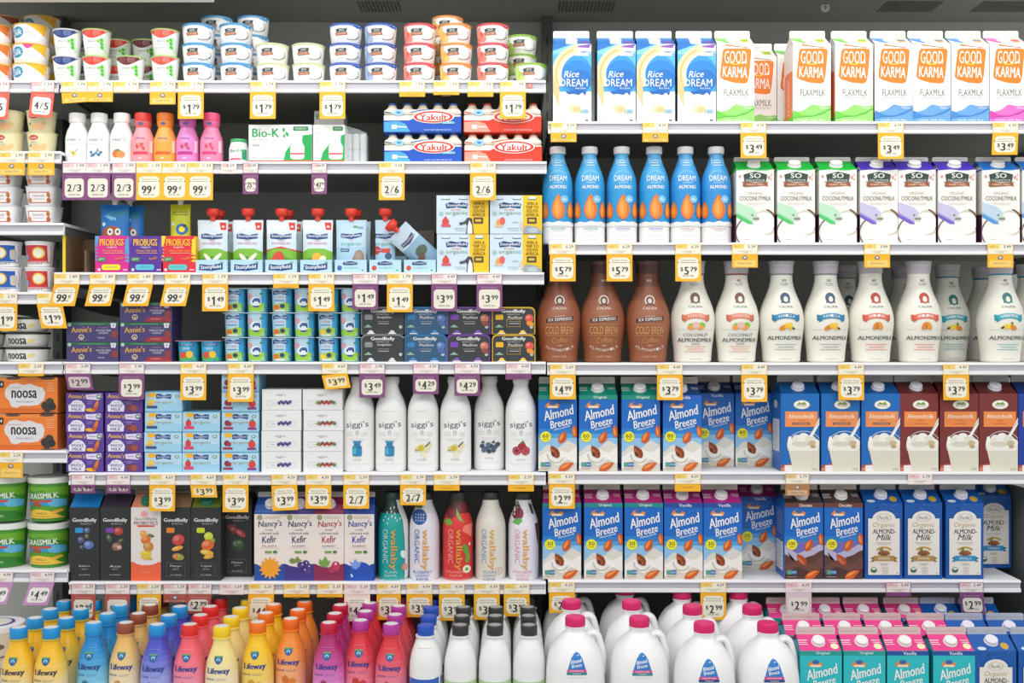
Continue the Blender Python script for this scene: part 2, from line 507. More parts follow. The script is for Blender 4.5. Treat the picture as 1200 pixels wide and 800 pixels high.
def lift(items, dz):
    out = []
    for it in fl(items):
        if it[0] == 'p': out.append(('p', [(a, b + dz if b > .5 else b) for a, b in it[1]], it[2]))
        elif it[0] == 't': out.append(('t', it[1], it[2], it[3] + dz) + it[4:])
        else: out.append(it)
    return out
def clipx(items, x, n=0):
    """keep print inside the front panel"""
    return [('clip', x)] + fl(items)

def c_pacific(bl='0a68b8', low=True, w=45, h=91):
    x = w / 2
    A = [R(-x, 0, x, h, bl), wave(-x, x, 0, [7, 9, 6, 11, 5], 'a8493c'), wave(-x, 0, 0, [4, 8, 5], 'cf7b5b'), R(-18, 0, -8, 7, 'e9e4e0'),
         E(2, 78, 9.8, 5.6, '8a8f6a', n=20), E(2, 78, 9.2, 5.0, 'f4f1e6', n=20), P([(-4, 78), (-1, 81), (2, 79.5), (5, 81.5), (8, 78)], '7c9a4e'), T('PACIFIC', 2, 76.6, 12, 2.3, '8a4a2c', bold=.01),
         R(-17.5, 52, 20.5, 70, 'ee8a45' if not low else 'ef9152'), T('Almondmilk', 1.5, 64.5, 31, 5.2, 'f7e6cf', bold=.015), T('original', 1.5, 59.3, 8, 1.8, '7a4a2c')]
    if low: A += [R(-9, 54.5, 11, 57.2, '7d3b2a'), T('UNSWEETENED', 1, 55.8, 17, 1.5, 'ecd6bd')]
    else: A += [R(-6, 55.5, 9, 56.1, 'a3502c')]
    A += [arcband(5, 30, 19.5, 20.3, 60, 200, 'cfd8de', n=16, ky=.85), arcband(5, 30, 19.5, 20.3, 0, 60, 'cfd8de', n=8, ky=.85),
          P([(-15, 31), (-13, 22), (-8, 0), (x, 0), (x, 30)], 'dbd6c4'), P([(-15, 31), (-12, 24), (20, 24), (x, 30)], 'efece0'),
          E(-11, 33, 4, 6, 'f1eee4'), E(-12, 37, 2.2, 4, 'f7f4ec'), E(-4, 36, 6, 7, 'e9e5d8'), E(4, 38, 7, 7, 'f3f0e6'), E(12, 36, 7, 6, 'e4dfd0'), E(18, 33, 5, 5, 'eeeade'), E(0, 32, 10, 3, 'd8d2c2'),
          E(14, 33, 4.5, 3.2, 'c9b592'), E(15, 29, 3.2, 2, 'bda27c'),
          P([(8, 41), (12, 43), (x, 63), (x, 55), (14, 40)], 'f5f1ea'), P([(10, 41), (x, 60), (x, 57.5)], 'c8bfae'), T('32 OZ', 17, 2.6, 6, 2, '7a7566')]
    return carton('milk_carton', w, h, clipx(A, x), bl, mixc(bl, '202020', .25), 'a9a6a4', cap='dfe0ea', d=w, capz=.5, sideart=[RR(-16, 22, 16, 60, 2, 'e4e4e2'), lines(0, 56, 24, 12, '9a9a98', 2.8), E(0, 78, 9, 5, 'e4e4d8')])

def c_organic(ribbon='b08a45', name='ORIGINAL', U=PX, w=44, h=89):
    x = w / 2; bl = '0b55a6'; full = h; h = min(h, 89)
    A = [R(-x, 0, x, h, bl)]
    rnd = random.Random(3)
    for i in range(34):
        A.append(P(rotp([(-3, 0), (3, 0), (1.5, 1.1), (-1.5, 1.1)], rnd.uniform(-x + 3, x - 3), rnd.uniform(2, h - 2), rnd.uniform(-60, 60)), rnd.choice(['1a72c8', '0a3f85', '2a86d6'])))
    lab = [(-18.5, 5), (18.5, 5), (18.5, 71), (13.5, 71)] + [(13.5 * math.cos(math.radians(a)), 71 + 9 * math.sin(math.radians(a))) for a in range(15, 170, 15)] + [(-13.5, 71), (-18.5, 71)]
    A += [P(lab, 'e9e3da'), arcband(0, 72, 8, 8.6, 0, 360, '8b8577', n=20, ky=.55), T('Pacific', 0, 72, 12, 4, '55524b', shear=.2),
          T('Organic', 0, 63, 26, 7, 'b79a6a', shear=.25), T('ALMOND-', .5, 56, 27, 5.6, '34322f', bold=.02), T('Milk', 0, 49, 18, 7, '3b3833', shear=.3, bold=.012), lines(0, 42.5, 20, 2, 'aaa397', 1.8),
          arcband(0, 24, 12, 14.5, 50, 130, 'c3a14a', ky=1.0), E(-3, 31, 4.5, 2.6, '8a5a30', 20), E(3, 31, 4.5, 2.6, '9b683a', -20), E(0, 29, 4, 2.4, '7a4d28'), P([(-6, 34), (-2, 38), (-1, 34)], '6f7a3c'),
          P([(-16, 25), (-13, 23), (-16, 20.5), (-12, 20.5), (-12, 26.5)], mixc(ribbon, '202020', .25)), P([(16, 25), (13, 23), (16, 20.5), (12, 20.5), (12, 26.5)], mixc(ribbon, '202020', .25)), R(-12, 21.5, 12, 27.5, ribbon),
          T(name, 0, 24.5, 15, 2.8, 'f3ede2', bold=.02), lines(0, 18, 10, 2, 'a69f93', 1.6), lines(1, 13, 8, 4, 'b2aba0', 2), E(-12, 11, 3.6, 3.2, '2f6b45'), E(-12, 12.2, 2.6, 1.3, 'dfe8dc'), R(14.5, 6.5, 16, 8, 'a69f93')]
    A = lift(A, full - h); h = full
    RA = [R(-x, 0, x, 1, bl), E(13, .3, 4.6, .2, 'c8a03a'), E(-14, .15, 5, .1, 'c9d8e6')]
    return carton('milk_carton', w, h, A, bl, bl, 'a8a8ac' if U == PX else 'b9bcc8', cap='e4e2ea', U=U, roofart=RA, capz=.55)

def c_coconut(col='12b23c', w=44, h=87):
    x = w / 2; lt = mixc(col, WH, .55); lt2 = mixc(col, WH, .25)
    A = [R(-x, 0, x, h, 'f1efe9'), R(-x, h - 2, x, h, col), wave(-x, x, h - 3.2, [h - 2, h - 1, h - 2.4, h - 1], 'f1efe9'),
         P([(-x, 36), (-16, 31), (-8, 24), (0, 17), (6, 19), (10, 26), (14, 38), (6, 32), (-4, 42), (-x, 48)], mixc(lt, WH, .45)), P([(-x, 30), (-16, 29), (-8, 22), (1, 16), (6, 19), (10, 27), (2, 22), (-6, 27), (-x, 36)], lt), P([(-x, 30), (-17, 27), (-8, 22), (0, 17), (2, 19), (-7, 26), (-x, 34)], lt2),
         E(13, 24, 15, 15, 'd2ccba', n=20), E(10, 23, 13, 13, 'f6f4ee', n=20), arcband(8, 24, 15, 17, -30, 70, '6d4632', n=12), arcband(-4, 12, 18, 19.5, 130, 245, '6d4a38', n=12), E(-6, 10, 15, 12, 'f3f1ea', n=20),
         E(1, 28.5, 4, 3.6, 'c8ccc0'), R(-2.5, 27.3, 4.5, 29.2, '6f7a66'), P([(-5, 33), (-2, 34), (-3, 31)], '3f8a4a'),
         P([(-14, 80), (-11, 81), (0, 83.5), (11, 81), (14, 80), (12.5, 71.5), (-12.5, 71.5)], '33423d'), T('SO', 0, 78.8, 13, 5.6, 'f4f2ec', bold=.035), T('DELICIOUS', 0, 73.3, 22, 2.6, 'e9e6dc', bold=.03),
         P([(-16, 72), (-14, 70), (-15, 66.5), (-12, 65.5), (12, 67), (15, 66), (14, 70), (16, 71.5), (0, 70.3)], '9a5632'), T('DAIRY FREE', 0, 68.4, 20, 2.3, 'f4d8bb', 0, 0, .03),
         T('ORGANIC', 0, 58.5, 18, 3.2, 'b4b29c'), T('COCONUTMILK', 0, 52.3, 37, 5, '6e5238'), R(-11, 46.5, 12, 46.9, 'c9c5b8'), R(-9, 45, 10, 45.4, 'd4d0c4'),
         E(-18, 78, 1.6, 1.6, 'd9968a'), E(16, 77, 1.6, 1.8, 'd9968a'), E(19, 80, 1.1, 1.1, 'dfaaa0'), E(18.5, 74.5, 1, 1, 'd9968a'), R(-13, 4, -6, 4.5, '9d998a')]
    return carton('milk_carton', w, h, clipx(A, x), 'ece9e2', col, 'cfc9c6', cap='f4f2ee', d=w, sideart=[R(-30, 0, 30, 34, '5a2f4a'), lines(0, 80, 30, 14, 'b9b5a8', 3), R(-30, h - 2, 30, h, col)], capz=.42, rise=12, rh=5, capr=7.2)

def c_karma(col='6cc93a', col2=None, w=44, h=92):
    x = w / 2; col2 = col2 or mixc(col, WH, .3)
    A = [R(-x, 0, x, h, 'f5f3f1'), P([(-12, 90), (13, 88.5), (17, 87), (-12, 92)], 'f07a1c'),
         P([(-15, 84), (-13, 86.5), (12, 87), (17.5, 86), (18.5, 83), (16, 56), (14, 47), (10, 45.5), (-2, 46.5), (-14, 50), (-18, 53), (-18, 58)], 'f07d12'),
         T('GOOD', 0, 76.5, 26, 15, WH, -1), T('KARMA', -.5, 59, 29, 12.5, WH, -3, .0, .01), arcband(0, 73, 7.2, 9, 215, 325, 'ffd23a', ky=.6), R(11.5, 69, 13, 74, WH),
         T('FLAXMILK', 1, 35, 29, 8, '6b5d57'), R(-15, 28.7, 15, 29.2, 'bcb3ac'), R(-12, 27.2, 13, 27.6, 'd3ccc6'),
         wave(-x, x, 0, [11, 14, 21, 19, 20], col2), wave(-x, x, 0, [14, 9, 8, 12, 17], col), wave(-x, x, 4, [5, 7, 7.5, 10, 16], mixc(col, '104a70', .35)), wave(-x, x, 0, [4.2, 6.1, 6.6, 9.2, 15], col2),
         T('VANILLA', 14, 17, 10, 2.2, WH, 0, 0, .02), T('made with flax', 0, 3, 30, 1.9, WH, 0, 0, .01)]
    RA = [P([(-x + 1, .62), (-x + 1, .95), (-6, .35), (-6, .1)], col), P([(-x + 1, .7), (-8, .5), (-8, .9), (-x + 1, .98)], col2), R(8, .3, 17, .8, 'd8cf2a' if col == '6cc93a' else 'f0b020'), R(8, .45, 17, .62, col)]
    return carton('milk_carton', w, h, clipx(A, x), 'efedea', 'f1f0ec', 'efede8', cap='f1efee', sideart=[R(-30, 0, 30, 12, col), RR(-18, 8, 18, 62, 4, 'f0803a'), T('FLAXMILK', 0, 34, 44, 7, 'f6ece4', 90)], roofart=RA, capz=.6, capr=6.5)

def c_rice(w=45, h=92):
    x = w / 2
    A = [R(-x, 0, x, h, 'f2efee'), R(-x, 36, x, h, '3ba0dd'), R(-x, 60, x, h, '58b4e6'), R(-x, 80, x, h, '7ec6ee'), P([(-x, h), (-x, 84), (0, h)], '1a6fc0'), P([(-2, h - 6), (4, 86), (x, 88), (x, 92), (6, h)], 'cfe4f2'),
         E(4, 56, 20, 23, '2f94d8', n=22), E(6, 54, 19, 19, '1b80cd', n=22), E(9, 49, 14, 13, '0f6ec0', n=18),
         P([(x, h), (16, 82), (-4, 85), (2, 89)], '8a4aa8'), P([(x, 83), (0, 83.5), (6, 88), (x, 87)], 'e7e2ee'), R(4, 78, x - 3, 81.5, 'dbe7f0'), T('UNSWEETENED', 13, 79.8, 16, 1.8, '9a4a6a'),
         arcband(12, 56, 26, 36, 100, 208, 'ecd3a6', n=16, ky=1.0), arcband(12, 56, 24.5, 27, 95, 200, 'f5e9cf', n=16), arcband(12, 56, 30, 32, 110, 205, 'd9b273', n=14),
         P([(-x, 52), (-17, 46), (-14, 34), (-12, 22), (-16, 20), (-20, 30), (-x, 36)], 'e6c48c'),
         P([(-15, 33), (-12, 36), (-8, 31), (-2, 30), (2, 32), (6, 30), (10, 34), (14, 33), (17, 29), (18, 35), (x, 33), (x, 0), (-15, 0)], 'f3f0ee'),
         P([(-8, 36), (-4, 33), (2, 34), (8, 32), (14, 37), (6, 38)], '0f62b4'), P([(12, 36), (15, 31), (17, 37)], '0f62b4'),
         T('Rice', -1, 56.5, 18, 7.6, WH, 3, .3, .01), T('DREAM', 2, 46.5, 32, 8.6, WH, 0, 0, .004), T('Rice Drink', 10, 40, 12, 2, WH),
         E(3, 16, 7.5, 5.5, 'ecd9b2'), E(5, 15, 5, 3.5, 'e0c48f'), R(12, 10.5, 19, 15, '8fb6d0'), R(9, 10.5, 11.5, 15, 'a9c9a2'), R(15, 1.6, 19, 3.2, '5a4a42'), R(-16, 7, -8, 7.6, 'd8b0a8')]
    RA = [R(-x + 1, 0, x - 1, .75, '1a76c4'), R(9, .1, x - 2, .5, '6a55a8'), R(-7, .0, 6, 1, 'ece9e8'), E(-.5, .1, 6.5, .12, 'ece9e8')]
    return carton('milk_carton', w, h, clipx(A, x), '1a7a9a', '2b86cb', 'efe9e5', cap='f0eeec', roofart=RA, capz=.55, capr=6.5)

def c_goodbelly(top='1579c0', blob='2a8fd0', fruits=(), white=False, flavour='Blueberry', w=35, h=86):
    x = w / 2
    base = '2a2b2c' if not white else 'e4dcd8'
    A = [R(-x, 0, x, h, base)]
    if white:
        A += [R(-x, 0, x, 22, 'ee6440'), E(0, 26, 17.4, 8, base), T('GoodBelly', 0, 72, 27, 4.5, '6d5a52'), T('PROBIOTICS', 0, 67.5, 28, 4, '6d4038', bold=.02), R(-10, 63, 10, 65, 'd8452f'), E(-2, 78, 4, 4, 'e9a2a2'), T('Mango', 0, 10, 12, 2.4, 'f7a080')]
    else:
        A += [T('GoodBelly', 0, 70.5, 28.5, 5.5, 'edebe7', 0, 0, .03), T('PROBIOTICS', 2, 66.6, 13, 1.8, 'b9b7b3'), RR(-11, 56, -1.5, 62, 1.5, blob), T(flavour, 0, 17, 13, 2.6, 'd0cecb'), T('Juice', 0, 13.5, 7, 2.2, 'bdbbb8'), T('GoodBelly', 0, 6.8, 13, 1.6, 'cfcdca')]
        if flavour not in ('Blueberry', 'Acai'): A += [R(-11, 5, 11, 5.4, '6a6a5a'), R(-11, 20.5, 11, 20.9, '6a6a5a'), R(-11, 5, -10.7, 20.9, '6a6a5a'), R(10.7, 5, 11, 20.9, '6a6a5a')]
    for (cx, cz, rx, rz, c, a) in fruits:
        A += [E(cx, cz, rx, rz, c, a), E(cx - rx * .25, cz + rz * .25, rx * .5, rz * .45, mixc(c, 'ffffff', .28), a)]
    return carton('juice_carton', w, h, A, base if not white else 'd8d0cc', top, mixc(top, '303030', .5), cap=None if not white and blob != 'c6d42a' else '2f7a62', d=w, rise=13, rh=6)

def c_kefir(col='1e4fa0', ink='2b3f86', flavour='PLAIN', fruit=None, w=35, h=80):
    x = w / 2
    A = [R(-x, 0, x, h, 'ece2da'), R(-x, h - 2, x, h, col), R(-x, 0, x, 15, col), wave(-x, x, 15, [20, 17, 15.5, 17, 20], col)]
    A += [arcband(-11, 74, 0, 3.4, 0, 360, '9aa37a'), T('ORGANIC', 4, 74, 20, 3.4, 'b8a98c', 0, 0, .0), T("Nancy's", 1, 66, 28, 9.5, ink, 3, .12, .018), T('lowfat', 0, 59.7, 9, 2.4, '6d6a72', 0, .2), T('cultured milk', 0, 55.6, 23, 3, '5f5c68', 0, .1), T('Kefir', 0, 48.5, 17, 8, ink, 4, .1, .018),
          T(flavour, 0, 40.6, 16, 2, '6f6a70'), R(-13, 38, 13, 38.3, 'b7ada4'), R(-5, 32, 3, 35, '7fa05a'), E(7, 33.6, 2.6, 1.9, '5b7d48')]
    A += fruit or []
    RA = [R(-x, 0, x, .5, mixc(col, 'ffffff', .15))]
    return carton('kefir_carton', w, h, clipx(A, x), mixc(col, 'e8e0da', .2), col, 'c9c2bd', cap='eceaea', d=w, rise=16, rh=6, roofart=RA, capz=.5, capr=6)

# ---- bottles
ALM = smooth_prof([(17, 0), (18, 2.5), (18, 40), (18, 66), (17, 76), (14, 86), (10.5, 95), (8.4, 102), (8, 107)], 4)
def b_almond(tone='2c97d2', flavour='ORIGINAL', ink='7b8fc0', U=PX):
    a = [T('DREAM', 0, 76.5, 20, 6.5, WH), T('ULTIMATE', 0, 71, 11, 1.6, 'd6ecf8'), T('ALMOND', 0, 66, 20, 4, WH, bold=.03)]
    a += [arcband(0, 74, 11, 11.6, 20, 160, '8fd0ee'), arcband(0, 102, 6.2, 6.6, 200, 340, 'bfe4f6'), R(-5, 95, 4, 95.5, WH), R(-3.5, 98, 3, 98.5, WH), R(-5, 92, 5, 92.6, WH), R(-6.6, 93, -6.1, 102, 'bfe4f6'), R(6.1, 93, 6.6, 102, 'bfe4f6')]
    for cx, cz, rx, rz in ((-14.6, 39, 3.6, 10), (0, 42, 7.8, 15), (13.8, 39, 3.6, 10)):
        drop = [(cx + rx * s * k, cz + rz * z) for s, z, k in ((1, -.3, 1), (1, 0, .95), (1, .4, .74), (1, .75, .4))] + [(cx, cz + rz * 1.05)] + [(cx - rx * k, cz + rz * z) for z, k in ((.75, .4), (.4, .74), (0, .95), (-.3, 1))] + [(cx - rx * .7, cz - rz * .75), (cx, cz - rz), (cx + rx * .7, cz - rz * .75)]
        a += [P(drop, 'e0742a'), P([(cx - rx * .12 + (x - cx) * .66, cz + (z - cz) * .82) for x, z in drop], 'ee9038'), P([(cx - rx * .2 + (x - cx) * .3, cz + (z - cz) * .6) for x, z in drop], 'f4a54c')]
    a += [E(7, 51.5, 4.6, 4.6, '7cc4ea'), T('4x', 7, 51.5, 4.5, 3.4, WH, bold=.02), wave(-17.6, 17.6, 20, [24, 25.5, 24, 25.8, 24.6, 25.5, 24], 'efedeb'), T(flavour, 0, 17, 17, 2.6, ink), R(-5, 14, 5, 14.4, 'b9bcc4'), R(-8, 8, 8, 8.4, 'c9c8c8'), R(-8, 4, 8, 4.4, 'c9c8c8')]
    return bottle('milk_bottle', ALM, [(0, 'efedeb'), (23, tone), (60, mixc(tone, 'ffffff', .04)), (80, mixc(tone, 'ffffff', .12)), (94, mixc(tone, 'ffffff', .2))], a, 'e9e8e8', [(9.3, 106.6), (9.6, 107.2), (9.6, 113.5), (9, 115), (6, 115.2)], U=U, grid=(3, 4))

CAL = smooth_prof([(20, 0), (22, 2), (22.6, 12), (25, 32), (26.6, 46), (26, 56), (23, 68), (18.5, 79), (14.6, 90), (13, 99), (12.8, 106)], 4)
def b_califia(body='ece9dd', capc='b9b4bd', rib='2c86b0', ribt='VANILLA', word='ALMONDMILK', hair='3f566e', fruit=(), brown=False, band=None, num='40'):
    lt = 'f1ede4'
    a = []
    if brown:
        a += [E(0, 73, 6, 6.4, 'd8c9bd', n=18), E(0, 73, 4.4, 5, '5e3b30'), E(0, 72.6, 2.3, 3, 'd8c9bd'), R(-4.5, 67, 4.5, 69, '5e3b30'), T('CALIFIA', 0, 63.8, 17, 2.8, 'eadccf', bold=.03), T(num, 0, 97, 5, 2.8, 'd8c9bd'),
              P([(-16, 47), (-15.5, 52), (16, 54.5), (15.6, 49.5)], '3f2a27'), P(rotp([(-6, 0), (6, 0), (6, .5), (-6, .5)], 0, 54.2, 4), 'd9c6b4'), T('XX ESPRESSO', 0, 50.8, 28, 3.6, 'f0e4da', 4, 0, .02), R(-17, 44.6, 17, 45, 'd9a060'), T('COLD BREW', 0, 38, 33, 9, 'dba463', 0, 0, .008), R(-16, 31.6, 16, 32, 'd9a060'),
              T('Coffee', 0, 26.5, 18, 6.5, 'c98f55', 5, .3), T('WITH', 0, 20, 5, 1.6, 'e6d6c8')]
        for i, ch in enumerate('ALMONDMILK'):
            q = (i - 4.5) / 4.5; a.append(T(ch, q * 15, 14.5 + 4.5 * q * q, 2.6, 3, 'eadccf', q * 28, 0, .01))
        a += [T('DAIRY FREE', 0, 7, 16, 1.8, 'd9b79a')]
    else:
        a += [T(num, 0, 97, 5, 3.4, INK, 0, 0, .02), T('CALORIES', 0, 93, 10, 2, '55565a', 0, 0, .02), R(-3, 90.8, 3, 91.2, '8d8f90'),
              E(0, 76, 5.8, 6.6, hair, n=18), P([(-5, 72), (-2, 80), (4, 78), (5.5, 70), (2, 71), (3, 75.5), (-1, 77), (-2.6, 70.5), (-5.4, 70)], hair), E(.4, 74.6, 2.6, 3.5, body), R(-2, 75, -1, 75.5, INK), R(1.2, 75, 2.2, 75.5, INK), T('CALIFIA', 0, 65.8, 16, 2.6, '6b6c70'),
              arcband(0, 22, 30, 36, 67, 113, rib, n=12), P([(-16, 56.5), (-16, 50), (-13, 47.5), (-10.5, 49.6), (-10.5, 55.5)], mixc(rib, '202020', .15)), P([(16, 56.5), (16, 50), (13, 47.5), (10.5, 49.6), (10.5, 55.5)], mixc(rib, '202020', .15)), arcband(0, 21.5, 30.5, 36.5, 67, 113, rib, n=12)]
        for i, ch in enumerate(ribt):
            q = (i - (len(ribt) - 1) / 2); ang = q * (34.0 / max(len(ribt), 5)); a.append(T(ch, 33.6 * math.sin(math.radians(ang)), 21.7 + 33.6 * math.cos(math.radians(ang)), 2.3, 3.2, WH, -ang, 0, .02))
        a += [E(-5, 42, 2.2, 2.2, body)]
        for (cx, cz, rx, rz, c, an) in fruit: a.append(E(cx, cz, rx, rz, c, an))
        a += [R(-20, 38.5, -9, 38.8, 'a9a69c'), R(9, 38.5, 20, 38.8, 'a9a69c')]
        if word == 'COCONUT':
            a += [T('COCONUT', 0, 32.5, 28, 3.6, '55565a', 0, 0, .01), T('ALMONDMILK', 0, 26.5, 39, 4.6, '3c3d42', 0, 0, .02), T('BLEND', 0, 22, 9, 2, '55565a')]
        else: a += [T('ALMONDMILK', 0, 29, 39, 4.6, '3c3d42', 0, 0, .02)]
        a += [lines(0, 21 if word != 'COCONUT' else 18.5, 24, 3, rib if rib != '2c86b0' else '8d8f90', 3, .6), R(-7, 4, 7, 4.4, 'a9a69c')]
    def ex(m):
        if band: m.lathe([(13.2, 103.5), (13.2, 106)], band, cap=False)
    cp = [(13.6, 105.4, capc), (13.9, 106.5, capc), (14.6, 116, mixc(capc, 'ffffff', .12)), (15.6, 119.5, mixc(capc, 'ffffff', .12)), (15.4, 120.2, capc), (12, 120.4, capc)]
    def ca(c):
        if not brown: c.art([arcband(x, 115.6, 0, 2.0, 180, 360, mixc(capc, 'ffffff', .35), n=6, ky=.8) for x in (-10.5, -6.3, -2.1, 2.1, 6.3, 10.5)], around([(13.6, 105), (14.6, 116), (15.6, 119.5)]), (3, 3))
    bods = [(0, mixc(body, '804020', .15) if brown else body), (30, body), (72, mixc(body, '5a3328', .25) if brown else body), (90, mixc(body, '4a2c24', .6) if brown else body)]
    return bottle('milk_bottle', CAL, bods, a, capc, cp, grid=(3, 4), extra=ex, capart=ca)

SIG = smooth_prof([(17, 0), (18.3, 2), (18.3, 40), (18.3, 68), (17.4, 76), (14.5, 85), (10.6, 93), (8.8, 99), (8.6, 104)], 4)
def b_siggis(pic='churn'):
    a = [T("siggi's", 0, 55, 26, 9, '4c4f54', 3, 0, -.004), arcband(0, 46.5, 1.4, 2.1, 0, 360, '8d9093'), lines(-8.5, 46, 8, 3, 'c4c4c4', 1.8, .4), lines(8.5, 46, 8, 3, 'c4c4c4', 1.8, .4), R(-3, 43, 3, 43.4, 'b4b4b4'), R(-8, 71, 6, 71.4, 'd2d2d0'), lines(0, 38.5, 20, 2, 'c9c9c7', 1.9, .4), T('KEFIR', 0, 14.5, 10, 2, 'b2b5bb'), R(-14, 9, 14, 9.3, 'c8c8c6')]
    if pic == 'churn': a += [RR(-5.4, 18.5, 5.4, 31, 2, '2b86b4'), R(-5, 21, -1, 30, '58aace'), R(-3.4, 30.5, 3.4, 34.5, '2f7ba2'), R(-4.6, 34.3, 4.6, 36.6, '3f93bc'), R(-5.2, 28.4, 5.2, 29.2, '1d6a93')]
    if pic == 'vanilla': a += [E(0, 27, 2.6, 9, 'e9dfae', 78), E(1, 24, 2.4, 8.5, 'efe7c0', 12), E(-3, 29, 2.3, 7, 'e0d590', -50), E(5, 28, 2.2, 8, 'e6dcaa', -55), E(-1, 28, 3.6, 3.4, 'cdb73a'), P([(3, 30), (9, 36), (10, 35), (4.5, 29)], '6d6a48'), R(-8, 25, -4, 26, '7d8a5a')]
    if pic == 'blue': a += [E(x_, z_, 2.9, 2.8, c) for x_, z_, c in ((-8, 29, '414f63'), (-3, 26, '4d5d75'), (2, 29, '3b485c'), (7, 28, '4d5d75'), (10, 31, '3e4c62'), (-6, 24, '56687f'), (0, 23, '3b485c'), (5, 24, '44536a'), (-1, 31, '5a6c84'))] + [P([(-10, 33), (-6, 36), (-5, 32)], '4f5f50'), P([(2, 33), (6, 36), (7, 32)], '4f5f50')]
    if pic == 'rasp': a += [E(-5, 25, 5, 5, 'a52d3f'), E(5, 25, 5.2, 5.2, 'b03a4a'), E(1, 30, 4.8, 4.4, 'a12a3c'), E(-5, 25, 1.6, 1.6, '601c28'), P([(-1, 34), (2, 37), (5, 33)], '5d6d38')] + [E(-5 + 3 * math.cos(q), 25 + 3 * math.sin(q), .9, .9, 'cf6a76') for q in range(6)] + [E(5 + 3 * math.cos(q), 25 + 3 * math.sin(q), .9, .9, 'cf6a76') for q in range(6)]
    return bottle('kefir_bottle', SIG, 'efeeec', a, 'e9e8e6', [(9.4, 103.6), (9.8, 104.2), (9.8, 110.5), (9.2, 111.4), (6, 111.6)], n=2.6, grid=(3, 5))

SSM = smooth_prof([(12, 0), (13.2, 1.5), (13.3, 22), (13.2, 30), (11.5, 38), (9.2, 43), (8.3, 46), (8.3, 49)], 3)
def b_smallwhite(pic):
    a = [T("siggi's", 0, 27, 16, 3.6, '8f9296'), R(-6, 21.5, 6, 21.9, 'c8c8c8')]
    if pic == 'vanilla': a += [E(0, 11, 1.3, 5, 'e3d79a', 60), E(1, 10, 1.3, 5, 'e3d79a', -20), E(0, 11, 1.9, 1.9, 'c8ae2c'), P([(2, 12), (5, 16), (5.5, 15)], '7d7a52')]
    if pic == 'blue': a += [E(x_, z_, 1.8, 1.7, c) for x_, z_, c in ((-5, 12, '4f7fa6'), (-2, 9, '3c6a92'), (1, 11, '5b8ab0'), (4, 9, '3c6a92'), (6, 12, '4f7fa6'), (-4, 8, '5b8ab0'))] + [P([(1, 13), (3, 17), (4, 13)], '6d8a6a')]
    if pic == 'orange': a += [E(-2.5, 10, 4.6, 4.4, 'e07a35'), E(3, 9.5, 4.6, 4.4, 'ee9250'), P([(-6, 14), (0, 16), (4, 13.5), (0, 13)], '6f8a4a')]
    return bottle('yogurt_drink_bottle', SSM, 'f1f0ee', a, 'efeeec', [(9.4, 48.5), (9.6, 49), (9.6, 58.5), (9, 59.4), (6, 59.5)], n=2.3, grid=(3, 4))
def b_smallpink(body, capc, band, fruit):
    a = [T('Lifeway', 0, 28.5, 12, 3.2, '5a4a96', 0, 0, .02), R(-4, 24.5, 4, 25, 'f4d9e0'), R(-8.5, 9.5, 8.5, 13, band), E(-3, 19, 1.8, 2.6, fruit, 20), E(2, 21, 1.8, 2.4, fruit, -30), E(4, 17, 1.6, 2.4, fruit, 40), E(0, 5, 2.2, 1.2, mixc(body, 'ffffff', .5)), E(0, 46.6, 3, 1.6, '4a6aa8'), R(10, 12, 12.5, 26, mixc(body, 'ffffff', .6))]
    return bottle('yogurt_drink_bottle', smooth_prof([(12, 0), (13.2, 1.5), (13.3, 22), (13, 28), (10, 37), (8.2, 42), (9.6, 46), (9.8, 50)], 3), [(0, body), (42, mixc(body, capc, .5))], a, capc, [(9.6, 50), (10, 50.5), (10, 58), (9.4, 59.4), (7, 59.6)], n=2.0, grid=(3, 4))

WAL = smooth_prof([(16.6, 0), (17.8, 2), (17.9, 30), (17.9, 58), (17, 68), (13.8, 78), (10.6, 86), (9.4, 91), (9.2, 94)], 4)
def b_wallaby(body, ink, capc, extra, flav, top=None):
    a = list(extra)
    a += [T('wallaby', 1.5, 36, 48, 9.5, 'dea03c', -90, 0, .03), T('ORGANIC', -7.5, 40, 40, 6, ink, -90, 0, 0)]
    for i, t in enumerate(flav): a.append(T(t, -1, 10 - i * 4.3, 5 + 2.3 * len(t) * .8, 3, ink, 0, 0, .005))
    return bottle('kefir_bottle', WAL, [(0, mixc(body, 'ffffff', .35)), (2, body)] + ([(78, top)] if top else []), a, capc, [(10, 93.4), (10.3, 94), (10.3, 101), (9.6, 102), (6, 102.2)], grid=(3, 4))

